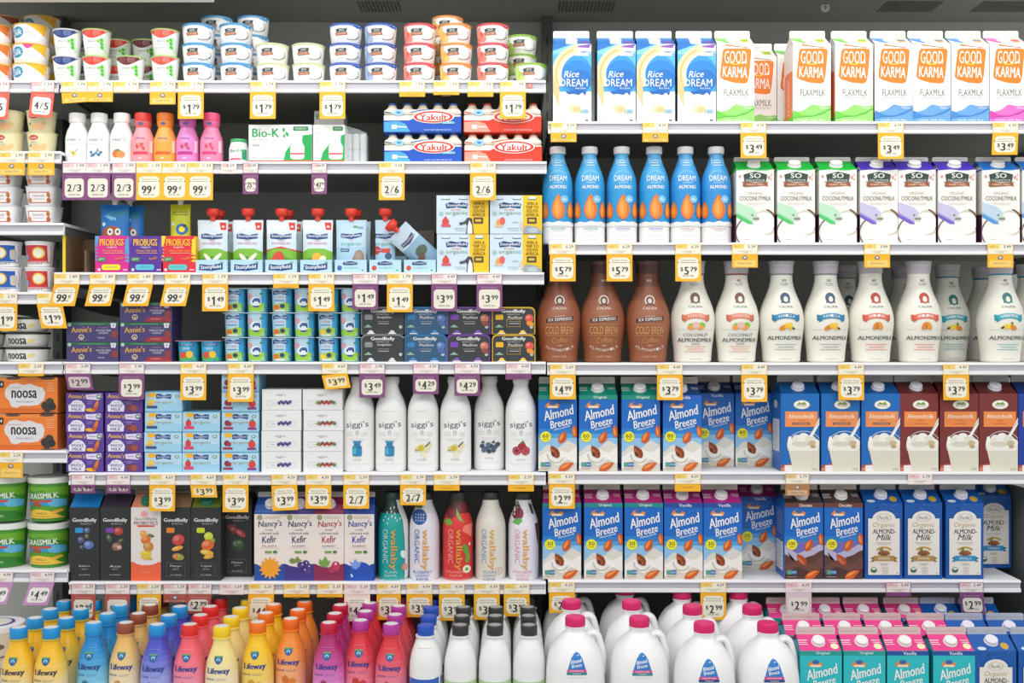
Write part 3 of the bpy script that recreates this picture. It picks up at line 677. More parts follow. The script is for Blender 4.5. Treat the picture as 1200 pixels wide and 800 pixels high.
LIF = smooth_prof([(17, 0), (18.5, 3), (18.7, 40), (18.7, 62), (18.2, 80), (16.6, 92), (13.2, 103), (10.2, 111), (9.4, 115), (9.2, 118)], 4)
UD = .001846
def b_lifeway(body, low, capc, ink='2b3a8c', dark=None):
    h = 118
    cols = [(0, low), (66, mixc(low, body, .15)), (72, mixc(low, body, .28)), (78, mixc(low, body, .42)), (84, mixc(low, body, .58)), (90, mixc(low, body, .74)), (96, mixc(low, body, .88)), (102, body)]
    cols = [(z_, c_ + 'g') for z_, c_ in cols]
    a = [T('Lifeway', 0, 83, 25.5, 8.4, ink, 0, 0, .05), T('KEFIR', -9, 74.5, 10, 2.2, ink), R(-2.5, 74.8, 10, 75.2, mixc(ink, low, .5)), R(-2.5, 73.4, 8, 73.8, mixc(ink, low, .5)),
         P([(-4.6, 100.5), (4.6, 100.5), (4.6, 96), (2.6, 92.6), (0, 91.2), (-2.6, 92.6), (-4.6, 96)], '2b5a9a'), R(-4.6, 98.6, 4.6, 100.5, '5d9a6a'), E(0, 96, 2.4, 2, '8fd0dc'), E(0, 95, 1.2, 1.6, '2b6a9a'), R(-7, 104.9, 7, 105.3, mixc(body, 'ffffff', .35)),
         E(-3, 64, 4, 5, mixc(body, '884422', .3), 20), E(5, 62, 4, 4, mixc(body, '884422', .15), -20)]
    def ex(m): m.lathe([(9.3, 117.2), (10.6, 117.6), (10.6, 119), (9.3, 119.4)], dark or mixc(body, capc, .2), seg=28)
    def ca(c): c.lathe([(7.6, 131.15), (7.6, 131.5), (7.2, 131.6), (3, 131.62)], 'dcdcd8', seg=24)
    return bottle('kefir_bottle', LIF, cols, a, capc, [(9.2, 119.2), (9.8, 120), (9.8, 130), (9.2, 131.2), (7, 131.3)], n=2.2, U=UD, grid=(3, 5), extra=ex, capart=ca)
def b_whitejug(capc, low, ink='6a6a68', logo=False):
    pr = smooth_prof([(18, 0), (19.2, 3), (19.2, 50), (19.2, 62), (18.9, 76), (18.4, 90), (16, 102), (12.6, 111), (10, 116), (10.5, 118.5)], 4)
    a = [wave(-18.8, 18.8, 20, [74, 73, 73, 75] if logo else [71, 70, 70, 71], low)]
    if logo: a += [T('natural', -8, 61, 12, 3, WH, -8, .2), E(14, 60, 6, 7, WH), E(14, 60, 4.6, 5.4, 'e9b23c'), R(-8, 107.2, 8, 107.8, 'd9c4a0')]
    else: a += [P([(-5, 62), (-3, 63.4), (2, 63), (4, 61.4), (-2, 61.6)], '4a4a44')]
    def ex(m): m.lathe([(9.4, 117.6), (11.8, 118), (12, 119.6), (9.4, 120)], 'e6e6e4', seg=28)
    def ca(c): 
        if capc != '1c50b8': c.lathe([(7.4, 131.2), (7.4, 131.5), (6.9, 131.6), (3, 131.62)], '9a9c9a', seg=24)
    return bottle('milk_bottle', pr, 'ebebea', a, capc, [(9, 119.6), (9.6, 120.4), (9.8, 129.8), (9.2, 131), (7, 131.3)], n=2.3, U=UD, grid=(3, 5), extra=ex, capart=ca)

def jug(flav='navy'):
    """handled plastic jug: body, neck, looped handle at the right rear corner, cap"""
    U = UD; root = empty('milk_jug'); m = M(U)
    pr = smooth_prof([(31, 0), (33.5, 3), (34, 30), (34, 66), (33.6, 78), (32.4, 92), (28.6, 106), (21, 118), (14, 124), (11, 127), (10.6, 131)], 5)
    m.lathe([(r, z, 'eeedec') for r, z in pr], None, n=2.8, seg=40)
    m.lathe([(10.8, 130), (12, 130.6), (12, 132.4), (10.8, 133)], 'e2e1e0', seg=28)
    navy = '24427f' if flav == 'navy' else '1c8a8e'
    a = [P([(-11, 85), (-9.4, 93), (-6, 103), (-2.6, 108), (0, 109.6), (3, 108), (6.4, 103), (9.6, 93), (11, 85)], '2376c4'), R(-11.4, 85, 11.4, 88, navy), R(-10.8, 88, 10.8, 91, 'd83a8c'), T('Almond', -.6, 100, 13, 4.4, WH, 12, .2, .02), T('Breeze', 0, 95.4, 12, 3.8, WH, 10, .2, .02), T('UNSWEETENED', 0, 89.5, 16, 1.5, WH), T('Original', 0, 86.5, 9, 1.8, WH),
         R(-9, 82, 10, 82.5, 'c9c6c8')]
    m.art(a, around(pr, 2.8), (4, 4))
    lab = [R(-20, 20, 20, 66, '2fb0cc'), R(-20, 56, 20, 66, '3a9ad8'), P([(-20, 66), (-20, 70), (8, 70), (12, 66)], 'd83a8c'), T('Unsweetened', -8, 68, 16, 2, WH), T('Original', -8, 61, 16, 3.4, WH, 0, 0, .02), T('Almond', -2, 52, 28, 8, WH, 12, .2, .02)]
    m.art(lab, around(pr, 2.8), (4, 5))
    m.build('body', root)
    # handle: tube swept in a loop from the shoulder to the side
    hm = M(U)
    path = [(13, 6, 121), (20, 7, 123), (26, 8, 120), (29, 8, 112), (31.5, 8, 102), (32.5, 8, 90), (32, 8, 78), (29.5, 8, 72)]
    hm_v = []; seg = 12; P3 = [Vector(p) for p in path]
    fine = []
    for i in range(len(P3) - 1):
        p0 = P3[max(i - 1, 0)]; p1 = P3[i]; p2 = P3[i + 1]; p3 = P3[min(i + 2, len(P3) - 1)]
        for k in range(3):
            t = k / 3; fine.append(.5 * ((2 * p1) + (-p0 + p2) * t + (2 * p0 - 5 * p1 + 4 * p2 - p3) * t * t + (-p0 + 3 * p1 - 3 * p2 + p3) * t ** 3))
    fine.append(P3[-1])
    for i, p in enumerate(fine):
        tg = (fine[min(i + 1, len(fine) - 1)] - fine[max(i - 1, 0)]).normalized(); sd = Vector((0, 1, 0)); up = tg.cross(sd).normalized()
        for k in range(seg):
            an = 2 * math.pi * k / seg; q = p + sd * 7 * math.cos(an) + up * 4.2 * math.sin(an); hm_v.append(tuple(q))
    fs = [(i * seg + k, i * seg + (k + 1) % seg, (i + 1) * seg + (k + 1) % seg, (i + 1) * seg + k) for i in range(len(fine) - 1) for k in range(seg)]
    hm.add(hm_v, fs, 'efeeed', True); hm.build('handle', root)
    c = M(U); c.lathe([(11, 132.6), (11.4, 133.2), (11.4, 142), (10.6, 143.4), (7, 143.6)], 'e0216e', seg=30)
    for k in range(30):
        an = 2 * math.pi * k / 30; c.box(11.4 * math.cos(an) - .25, 11.4 * math.cos(an) + .25, 11.4 * math.sin(an) - .25, 11.4 * math.sin(an) + .25, 133.4, 141.5, 'd01a62', 0)
    c.build('cap', root)
    return root, 70 * U, True, 'jug'

# ---- tubs and cups
def tub(name, rt, rb, h, body, art, lid, rim=2, n=2.0, U=PX, lidc=None, lidname='lid', ky=1.0, cat='tub', clear=False):
    root = empty(name); prof = [(rb - .8, 0), (rb, .8), (rb + (rt - rb) * .5, h * .5), (rt - .6, h - rim - .2), (rt - .6, h - .4)]
    m = M(U); m.lathe([(r, z, body) for r, z in prof], None, n=n, seg=36, ky=ky)
    m.art(art, around(prof, n, ky=ky), (3, 4)); m.build('cup', root)
    l = M(U); l.lathe([(rt - .5, h - rim), (rt + .2, h - rim + .2), (rt + .3, h - .5), (rt - .2, h - .25), (rt - 2, h - .3)], lid, n=n, seg=36, ky=ky)
    l.build(lidname, root)
    return root, 2 * rt * U * ky, True, cat
def t_coco(rim, fruit=None, plainedge=False):
    x = 19
    a = [P([(4, 21), (x - .6, 21), (x - 1, 17), (14, 18.4), (9, 20)], rim), R(-x + .6, 20, x - .6, 21, rim), E(8.5, 11.5, 5.8, 6.6, 'e3e1dd'), E(9, 11.8, 5, 5.6, 'faf9f7'), arcband(8, 10, 7.6, 8.4, 235, 350, '5d4638', ky=.8), arcband(8.5, 11, 7.6, 8.0, -30, 30, '8d7a6a', ky=.8),
         P([(-9.5, 15.6), (-5, 16.8), (4, 16.6), (3, 12), (-8.4, 11.6)], '31403e'), T('SO', -2.5, 14.8, 6, 2.4, WH, 2, 0, .04), T('DELICIOUS', -2.5, 12.5, 9, 1, 'dcdad4'),
         P([(-10.5, 11.6), (4, 12), (4.6, 9), (-9, 8.2)], 'b06a45'), T('DAIRY FREE', -2.8, 10.2, 10, 1.1, 'f2dcc8', 3), R(-8, 5, 2, 5.4, 'c9c6c0')]
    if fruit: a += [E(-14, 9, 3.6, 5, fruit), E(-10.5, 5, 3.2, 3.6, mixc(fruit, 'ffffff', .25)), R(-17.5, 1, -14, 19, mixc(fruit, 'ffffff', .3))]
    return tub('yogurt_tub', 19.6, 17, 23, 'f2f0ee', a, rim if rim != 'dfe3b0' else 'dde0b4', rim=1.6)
def t_silk(tint='f3b71e', spot=None):
    a = [P([(2, 21.4), (20, 21.4), (19.4, 8), (16, 12), (10, 17)], tint), P([(-19.6, 21.4), (-14, 21.4), (-20, 17)], tint), E(-9, 12.5, 7.6, 6.4, '2391b5', 10, 18), T('Silk', -9, 12.5, 11.5, 7, WH, 6, .2, .01), R(2, 9, 12, 9.4, 'b9a9bd'), R(2, 7, 10, 7.4, 'c9bdc9'), R(-2, 12, 8, 12.5, 'e8a9a0')]
    if spot: a += [smile(-2, 10, 21.4, 5, spot)]
    return tub('yogurt_tub', 21.5, 18.5, 23, 'f1eef2', a, tint if spot else 'e9c23a', rim=1.4)
def t_fruitcup(fruit, lid='b7d96a'):
    hi = mixc(fruit, 'ffffff', .35)
    a = [smile(-15.6, 15.6, 29.6, 9.5, fruit), E(-5, 26, 4, 3.2, mixc(fruit, 'ffffff', .12)), E(5, 26, 4.2, 3.4, mixc(fruit, 'ffffff', .2)), arcband(4, 26, 2.2, 2.8, 90, 250, hi), arcband(-6, 26, 2.2, 2.8, 90, 220, hi), arcband(9.5, 27, 1.8, 2.3, 90, 240, hi),
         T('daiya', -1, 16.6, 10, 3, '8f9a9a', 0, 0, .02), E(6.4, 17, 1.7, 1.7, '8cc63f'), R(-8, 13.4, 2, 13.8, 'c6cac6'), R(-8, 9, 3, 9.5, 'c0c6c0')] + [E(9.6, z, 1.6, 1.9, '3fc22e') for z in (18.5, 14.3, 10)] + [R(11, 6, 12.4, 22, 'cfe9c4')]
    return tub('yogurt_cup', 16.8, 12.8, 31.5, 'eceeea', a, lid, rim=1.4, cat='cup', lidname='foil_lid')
def t_cream(h=25, mark='c8352c', tint='e8dfb2'):
    a = [E(-4, h - 7.5, 6, 3, mark), T('Lala', -4, h - 7.5, 8, 2.6, WH, 0, .2, .02), R(-8, h - 13, 0, h - 12.5, '8d93a9'), E(1, 5.5, 8, 3.4, 'f0bd86'), E(8, 9, 2.4, 2, 'e4c88a'), E(-8, 8.5, 1.6, 1.2, '7d9a5a'), R(-10, h - 15, 2, h - 14.6, 'b9b79a')]
    return tub('yogurt_tub', 17.4, 14.2, h, tint, a, 'e4deb8', rim=1.4)
def t_square(tilt=0):
    a = [R(-12, 2, 12, 15, 'b4532a'), R(-11, 3, 11, 14, 'f0e9e6'), T('lebneh', 0, 10.5, 13, 2.6, '6a6a92'), E(-10.6, 5, 2.4, 3, 'c9742e'), E(11, 11.5, 2, 3, 'c9742e'), E(11, 5, 2.2, 3, 'b8602c'), R(-6, 6.5, 6, 7, 'a9a3b9')]
    return tub('cheese_tub', 18.4, 15, 22, 'f0efef', a, 'e3e4e8', rim=1.2, n=5.0)
def t_color(col, blue=False):
    a = [R(-15, 6, 15, 25, col), E(-2 if blue else 4, 16, 6.8, 6.8, 'f0c23e', n=18), E(-2 if blue else 4, 16, 5.2, 5.2, 'f3ead0', n=18), P([(-5 + (0 if blue else 6), 13), (-2 + (0 if blue else 6), 19), (1 + (0 if blue else 6), 14)], 'e8e8ec'), T('YOGURT', -1, 3.4, 18, 2, '8a4a5a'), R(-15, 4.6, 15, 5.6, mixc(col, 'ffffff', .4)), RR(-14, 8, -8, 14, 1, '7fb2d8')]
    if blue: a += [RR(8, 8, 14, 20, 2.5, 'c9c4be')]
    return tub('yogurt_tub', 16.6, 13.6, 30, 'efedec', a, 'eceaf0', rim=2.6)
def t_noosa():
    a = [T('noosa', -4, 6.4, 23, 7, '1d1d1e', 0, 0, .045), E(12, 7, 4, 2.2, 'e9d98c', 20)]
    return tub('yogurt_tub', 25, 22, 17.4, 'eeebe4', a, '2a2a29', rim=3)
def t_grass(left=False):
    s = -1 if left else 1
    a = [R(-23.6, 3, 23.6, 41, '3f8f2c'), P([(-23.6, 34), (0, 37), (23.6, 30), (23.6, 41), (-23.6, 41)], '6fae2f'), P([(-23.6, 16), (-8, 20), (23.6, 17), (23.6, 24), (10, 28), (-23.6, 22)], '2f9bd0'), E(15, 22, 9, 5, '63b9e0'), P([(-23.6, 12), (23.6, 13), (23.6, 17), (0, 19), (-23.6, 17)], '57a02e'),
         T('GRASSMILK', -2, 30.5, 37, 6.4, 'f2f2ea', 3, 0, .03), P([(-19, 25), (10, 26), (10, 23.4), (-19, 22.6)], 'cf4a33'), E(-8, 20.5, 5, 2.4, 'a35634'), E(-3, 20, 2, 2.4, 'a35634'), P([(-11, 19), (-10, 15), (-9.4, 19)], '8a4426'), P([(-5, 19), (-4.4, 15), (-3.8, 19)], '8a4426'), R(-8, 34.6, 14, 35.2, '9ac85a')]
    if left: a += [E(2, 7, 20, 6.4, '2c7d2b'), T('PLAIN', 0, 7, 10, 2.6, 'cfe6b4')]
    else: a += [P([(-17, 4), (-15, 13), (-4, 15), (8, 13), (14, 9), (20, 4)], 'f2c648'), T('VANILLA', -2, 10, 13, 2.6, '7a4a20', 0, 0, .02), R(-12, 6, 8, 6.6, '9a6a2a'), P([(8, 12), (18, 15), (20, 12), (12, 9)], 'e9b43c'), P([(-19, 3), (-17, 14), (-15, 3)], 'f2d58a')]
    return tub('yogurt_tub', 24.5, 20.6, 52, '4a9430', clipx(a, 23.4), 'e9ebe4', rim=7)
def t_deck():
    a = [E(-2, 38, 9, 7, 'a9a08c'), E(3, 36, 5, 5, '8a7a5a'), arcband(4, 40, 26, 27.6, 200, 340, '5a3a6a', ky=.5), T('fage', 14, 28, 10, 5, '6a6a70'), E(16, 40, 4, 3, '7a6a5a'), R(-20, 8, 20, 16, 'a9a095')]
    root, d, r, c = tub('yogurt_tub', 31, 25, 62, 'ddd5c4', a, 'ece9ef', rim=7)
    m = M(PX); m.lathe([(21, 61.6), (21, 62.1), (20.4, 62.2), (4, 62.25)], '5c4a8a', seg=32); m.lathe([(17.5, 62.2), (17.5, 62.5), (4, 62.5)], 'ddd8c9', seg=32); m.build('lid_print', root)
    return root, d, r, c

# ---- packs
def p_yakult(red):
    root = empty('drink_multipack'); c = 'ea3a1e' if red else '0f52c0'; U = PX
    for j in (0, 1):
        for i in range(5):
            b = M(U); cx = -36 + i * 18; cy = -9 + 18 * j
            b.lathe([(7.6, .2), (8.2, 1), (8.4, 10), (7.2, 14), (8.3, 18), (8.4, 25), (6.6, 29), (4.6, 31.5), (4.6, 34), (4.2, 34.4)], 'e9d9c2' if j == 0 or True else '', cx=cx, cy=cy, seg=20)
            b.lathe([(4.9, 32.6), (4.9, 34.8), (4.2, 35.1)], 'b6402e' if red else '2c5aa6', cx=cx, cy=cy, seg=18)
            b.build('bottle', root)
    m = M(U)
    m.box(-46, 46, -18, 18, 0, 20.5, c, 2.2)
    lt = 'f6a08a' if red else '4aa8dc'
    a = [R(-45, 10, 45, 20, 'f1ead9'), P([(-45, 2), (-45, 14), (-16, 14), (-6, 18), (45, 18.6), (45, .6), (-45, .6)], c), P([(-45, .6), (-45, 12), (-28, 13), (-20, 10), (-14, .6)], lt), R(-36, 4, -30, 9, 'e9e4e0'), P([(-30, 6), (-18, 5.6), (-18, 7), (-30, 7.4)], 'f3ded8'), T('8 LIVE CULTURES PER BOTTLE', 18, 3, 32, 1.6, 'd8e2f4')]
    m.art(a, flat(-18)); m.build('shrink_wrap', root)
    l = M(U); l.box(-45.4, 45.4, -18.6, 18, 19.8, 27.5, 'efe6d4' , 3.5)
    fr = [E(13, 22 - 4, 24.4, 7.6, WH, n=24), E(13, 18, 23, 6.8, 'e6371f', n=24), E(13, 18, 19.4, 5, WH, n=24), T('Yakult', 13, 17.6, 33, 7.4, 'e6371f', 0, 0, .055), E(-28, 23, 6.4, 3.8, '9fcbe6'), E(-28, 23, 2.6, 1.4, '3f86c0'), P([(-44, 24.6), (-36, 23), (-36, 22.2), (-44, 23)], '34506a' if not red else 'd8502f'), P([(-14, 24), (0, 26.6), (14, 26.6), (0, 25.6), (-14, 23)], c)]
    if not red: fr += [RR(22, 9.8, 38, 12.6, 1, '6fb8e0'), T('LIGHT', 30, 11.2, 10, 1.8, WH)]
    l.art(fr, lambda x, z, off: (x, -18.6 - off, z)); l.build('front_label', root)
    return root, 37.2 * U, False, 'multipack'

def p_biok(tall=False):
    w, h = (74, 44) if not tall else (37, 44)
    x = w / 2
    g = '18a850'
    a = [R(-x, 0, x, h, 'f3f2ef'), R(-x, 0, x, 2.4, 'df4a2e')]
    cx = x - 17 if not tall else 8
    a += [P([(cx - 16 if not tall else -10, 2.4), (cx - 14 if not tall else -7, 12), (cx - 4, 26), (cx + 8, 32), (x, 33), (x, 2.4)], g),
          P([(cx - 8, 5), (cx - 8.4, 18), (cx - 5.6, 24), (cx - 5.8, 31), (cx + 5.8, 31), (cx + 5.6, 24), (cx + 8.4, 18), (cx + 8, 5), (cx + 5, 3.6), (cx - 5, 3.6)], 'eef0ee'), R(cx - 8, 9, cx + 8, 11, 'd8566a'), T('Bio-K+', cx, 19.6, 11, 2.4, '9cc6a8'),
          RR(x - 22 if not tall else x - 14, 37, x - 4 if not tall else x - 2, 42, 1.4, '2f8a52'), T('PROBIOTIC', x - 13 if not tall else x - 8, 39.5, 12 if not tall else 8, 1.8, WH)]
    if not tall: a += [T('Bio-K', -17, 34.5, 32, 10, '16a34e', 0, 0, .035), E(4, 38, 1.4, 2.6, g), E(8, 33, 1.6, 3, g, 30), E(4.5, 31, 1.3, 2, g), T('PROBIOTIC', -22, 26.6, 20, 1.8, 'a9a9a6'), R(-33, 19, -24, 21, 'b9b9b6'), R(-22, 19.6, 0, 20, 'd2d2d0'), R(-33, 5, -28, 5.6, '9a9a98'), R(-20, 5, -10, 5.6, '9a9a98')]
    else: a += [R(-16, 33, -13, 34, 'b9b9b6'), R(-16, 28, -12, 29, 'c9c9c6'), R(-16, 23, -13, 24, 'c9c9c6')]
    return box_pack('probiotic_box', w, h, 44, 'f0efec', a)
def p_bioktall():
    x = 18
    return box_pack('probiotic_box', 36, 70, 30, 'f0efec', [T('B', -13, 65 - 2, 5, 6.4, '18a850', 0, 0, .04), R(-15, 50, -11, 50.8, 'c0c0be'), R(-15, 46, -12, 46.8, 'c0c0be')])
def p_biokbottle():
    a = [T('Bio-K+', -1, 14, 14, 3.6, '2f9a56', 0, 0, .02), R(-8, 3, 5, 5, 'd8566a'), R(5.5, 3, 10.4, 16, '8ecba6'), R(6.2, 4, 10, 15, '2f9a6a')]
    return bottle('yogurt_drink_bottle', smooth_prof([(10.6, 0), (11.4, 1.5), (11.4, 17), (10, 22), (9.4, 24.5)], 3), 'eeefec', a, '3fa866', [(9.8, 24.5), (10, 25), (10, 27.6), (9.4, 28.4), (6, 28.5)], grid=(3, 4))
def p_bag():
    root = empty('cup_sleeve_bag'); m = M(PX)
    for i in range(3):
        for j in range(2):
            m.lathe([(3.9, j * 19), (4.1, j * 19 + 1), (4.2, j * 19 + 17.6), (3.4, j * 19 + 18.6)], 'eeeeec', cx=-8.6 + i * 8.6, seg=16)
            m.lathe([(3.9, j * 19), (4.1, j * 19 + 1), (4.2, j * 19 + 17.6), (3.4, j * 19 + 18.6)], 'e6e7e6', cx=-8.6 + i * 8.6, cy=9, seg=16)
    m.build('white_tubes', root)
    f = M(PX); f.prism([(-13.4, 0), (13.4, 0), (13, 38), (4, 42), (-13, 47)], -5, 14, 'cfd8dac'); f.build('clear_film', root)
    return root, 20 * PX, False, 'pack'

def p_probugs(c, edge, lime, name='PROBUGS'):
    w, h, d = 40, 43, 34; x = w / 2
    rnd = random.Random(len(c) + ord(c[1]))
    a = [R(-x, 0, x, h, c)]
    for i in range(7): a += [P([(-x, 14 + i * 4), (-x + 3.4, 15 + i * 4), (-x, 17 + i * 4)], edge), P([(x, 12 + i * 4), (x - 6, 13.6 + i * 4), (x - 3, 15.4 + i * 4), (x, 14.6 + i * 4)], edge)]
    a += [P([(x, 20), (x - 5, 24), (x - 4, 38), (x, 43)], edge), P([(-x, 43), (-x + 5, 43), (-x + 3, 33), (-x, 30)], edge),
          T(name, -.5, 35.5, 28, 8, 'f2c12e', 0, 0, .03), T('organic', 0, 29.6, 12, 3, 'f6e9e2', 0, 0, .02), T('Whole Milk Kefir', 1, 25.6, 25, 3, 'f0a23c', 0, 0, .02), R(-10, 22.6, 14, 23.2, 'e9b48a'), RR(-17, 13, -7, 18, 1, '4a8a62'), T('goo', -12, 15.6, 6, 2.2, 'e9f2e2'), T('kefir', 9, 17, 10, 3.4, 'e89a32', 8, .2), RR(-12, 3, 10, 9.6, 2.5, lime), R(-8, 6, 6, 6.6, '5a7a9a'), E(-15, 3.4, 1.8, 1.8, 'e0d8e4'), R(13, 2.6, 18, 4, 'e4c8d8')]
    return box_pack('snack_box', w, h, d, mixc(edge, c, .2), clipx(a, x))

def pouch(w, h, capc, art, body='cfe0ea', sp=True, U=PX, name='yogurt_pouch'):
    root = empty(name); m = M(U); nx, nz = 12, 16; dmax = 6.0
    def th(x, z):
        u = abs(x) / (w / 2); v = z / h
        e = max(0, 1 - u ** 4) * (1 - max(0, (v - .0)) ** 3)
        return .25 + dmax * e * (.55 + .45 * (1 - v))
    def xl(u, v):
        s = 1 - .06 * math.sin(math.pi * min(v * 1.1, 1)) * (abs(u) ** 2); return u * w / 2 * s
    vs = []; fs = []
    for side in (-1, 1):
        for j in range(nz + 1):
            for i in range(nx + 1):
                u = -1 + 2 * i / nx; v = j / nz; x = xl(u, v); vs.append((x, side * th(x, v * h), v * h))
    N = (nx + 1) * (nz + 1)
    for s in (0, 1):
        for j in range(nz):
            for i in range(nx):
                a = s * N + j * (nx + 1) + i; q = (a, a + 1, a + nx + 2, a + nx + 1)
                fs.append(q if s == 0 else q[::-1])
    ring = [j * (nx + 1) for j in range(nz + 1)] + [nz * (nx + 1) + i for i in range(1, nx + 1)] + [(j) * (nx + 1) + nx for j in range(nz - 1, -1, -1)] + [i for i in range(nx - 1, 0, -1)]
    for a, b in zip(ring, ring[1:] + ring[:1]): fs.append((a, b, N + b, N + a))
    m.add(vs, fs, body, True)
    m.art(clipx(art, w / 2 * .97), lambda x, z, off: (x, -th(x, min(z, h)) - .25 - off, min(z, h - .3)), (2.4, 3))
    m.build('pouch', root)
    if sp:
        s = M(U); s.lathe([(3.2, h - 1), (3.2, h + 3.4), (4.2, h + 3.6), (4.2, h + 4.4), (3.4, h + 4.6)], 'e8452f' if capc[0] == 'e' else 'e4ded6', seg=18)
        s.build('spout', root)
        c = M(U); c.lathe([(4.4, h + 4.4), (7.2, h + 6), (7.8, h + 8), (7.8, h + 12), (7.0, h + 13), (4, h + 13.1)], capc, seg=10)
        c.build('cap', root)
    return root, 2 * dmax * U, False, 'pouch'
def q_stony(kind, w=36):
    x = w / 2; h = 62
    a = [R(-x, 0, x, h, 'd3e3ee'), P([(-x, 44), (-4, 52), (x, 46), (x, h), (-x, h)], 'e6eef4')]
    if kind in ('banana', 'berry', 'peach'):
        g = '7dbb35'
        a += [P([(-x, 0), (-x, 24), (-10, 28), (8, 28), (x, 24), (x, 0)], g), P([(-x, 0), (-x, 15), (0, 19), (x, 14), (x, 0)], '4f9a3a'), P([(8, h - 3), (x - 2, h - 3), (x - 2, h - 12), (10, h - 12)], 'd8392c'), R(11, h - 9, x - 4, h - 7, 'f4e2de'),
              P([(-13, 45), (-13, 40), (0, 38.4), (12, 40), (12, 46), (6, 45), (0, 44), (-7, 46)], '1c3f7c'), T('Stonyfield', 0, 42.6, 23, 4, 'e8eef6', 0, 0, .02), T('YOKIDS', 0, 37, 7, 1.8, 'd8566a'), T('WITH WHOLE MILK', 0, 34, 23, 2.8, 'cf5066', 0, 0, .02)]
        if kind == 'banana': a += [E(-4, 16, 2.4, 8, 'f0ead6', 40), E(5, 16, 2.4, 9, 'f4eeda', -45), E(0, 11, 9, 3, 'e9dfb4'), E(-6, 8, 5, 2.4, 'e6cf7a')]
        if kind == 'berry': a += [P([(-x, 24), (-10, 28), (8, 28), (x, 24), (x, 26), (0, 30.5), (-x, 26.5)], 'd8452f'), E(-3, 16, 7, 9, 'dc4733', -12), E(-8, 10, 6, 7, 'e45a3e', 20), R(-2, 5, 14, 9, 'e9e6ec')]
        if kind == 'peach': a += [E(0, 17, 6, 6, 'f2b53a', 20), E(6, 14, 4, 6, 'f4eed2', -30), E(-5, 10, 6, 4, 'f4f0e0'), E(6, 9, 5, 3, '4f9ac8')]
        a += [R(6, 2, 16, 5, '2f7ab0')]
    else:
        a = [R(-x, 0, x, h, 'a9cfe6'), R(-x, 30, x, h, 'bcd9ea'), P([(-12, 46), (-12, 41), (0, 39), (12, 42), (13, 47), (0, 45)], '1c3f7c'), T('Stonyfield', 0, 43, 22, 3.8, 'e8eef6', 3, 0, .02), T('YO', 0, 37.6, 6, 2.4, 'e0705a'), T('organic', 0, 33, 24, 5.4, '3fa38a', 0, 0, .01), R(-12, 24, -2, 28, '2a5a94'), T('KIDS', -7, 26, 7, 2.2, WH)]
        if kind == 'manatee': a += [P([(0, 0), (2, 16), (6, 25), (11, 27), (15, 22), (16, 0)], '9b8577'), E(9, 19, 4, 5, 'a99484'), E(11, 10, 3, 5, '8a7567'), E(5, 54, 3, 1.4, '5fa86a'), R(8, 52, 14, 54, '7ba0c0')]
        else: a += [E(-10, 26, 4.6, 5, 'c8382c'), R(-4, 23, 6, 28, 'd8452f'), E(4, 19, 4, 4, '3f5a80'), E(0, 4, 8, 6, 'e6eef4')]
    return pouch(w, h, 'e23a28', a)
def q_bug(col, kind):
    w, h = 34, 38; x = w / 2
    if kind == 'blue':
        a = [R(-x, 0, x, h, col), P([(-12, 24), (-2, 18), (0, 30), (3, 18)], '7cc6e6'), E(-2, 4, 12, 8, 'b05a2c'), E(-4, 5, 3.4, 4.2, 'e8f0e0'), E(5, 5, 3.4, 4.2, 'e8f0e0'), E(-4, 5, 1.4, 1.8, INK), E(5, 5, 1.4, 1.8, INK), E(-12, 14, 2.4, 2.4, 'd8e8f0'), E(4, 26, 10, 4, mixc(col, '0a8a8a', .5))]
        return pouch(w, h, 'd8d4cc', a, col, name='kefir_pouch')
    w = 24; x = 12
    a = [R(-x, 0, x, h, col), T('PROBUGS', 0, 27, 18, 5, '3a3a2c', 0, 0, .02), E(0, 27, 9, 1, col), E(3, 8, 7, 7, '2a6ab0'), E(3, 8, 3.6, 3.6, 'f0e22a'), E(6, 12, 2, 2, INK), E(-8, 14, 2.2, 2.2, 'd8e8f0')]
    return pouch(w, h, 'd8d4cc', a, col, name='kefir_pouch')
def tray(kind):
    root = empty('display_tray'); m = M(PX); w, d, h = 39, 62, 15
    m.box(-w / 2, w / 2, -d / 2, -d / 2 + .8, 0, h, 'b9dceb', .1)
    m.box(-w / 2, w / 2, d / 2 - .8, d / 2, 0, h * 1.6, 'b9dceb', .1)
    for s in (-1, 1): m.prism([(s * w / 2, 0), (s * w / 2 - s * .8, 0), (s * w / 2 - s * .8, h), (s * w / 2, h)], -d / 2, d / 2, 'a6d0e4')
    m.box(-w / 2, w / 2, -d / 2, d / 2, 0, .6, 'a6d0e4', .1)
    if kind == 'big': a = [P([(-15, 3), (-14, 10), (-2, 8.6), (13, 11.4), (13, 4), (0, 2)], '1c3f7c'), T('Stonyfield', -1, 6.2, 24, 5.6, 'eef2f6', 3, 0, .03), E(12, 12, 2, 1, '7db0a0')]
    else: a = [P([(-9, 9), (-9, 12), (0, 13.6), (8, 12), (8, 9.4), (0, 8.6)], '1c3f7c'), T('Stonyfield', 0, 11, 14, 2.4, 'eef2f6', 0, 0, .03), T('organic', 1, 5.6, 17, 3, '7dbfa6'), E(-13, 5.4, 2.8, 3, '3f6aa0' if kind == 'blue' else 'd8483a'), E(14, 3, 1.4, .8, '4a9a6a')]
    m.art(a, flat(-d / 2)); m.build('tray_wall', root)
    return root, d * PX, False, 'tray'

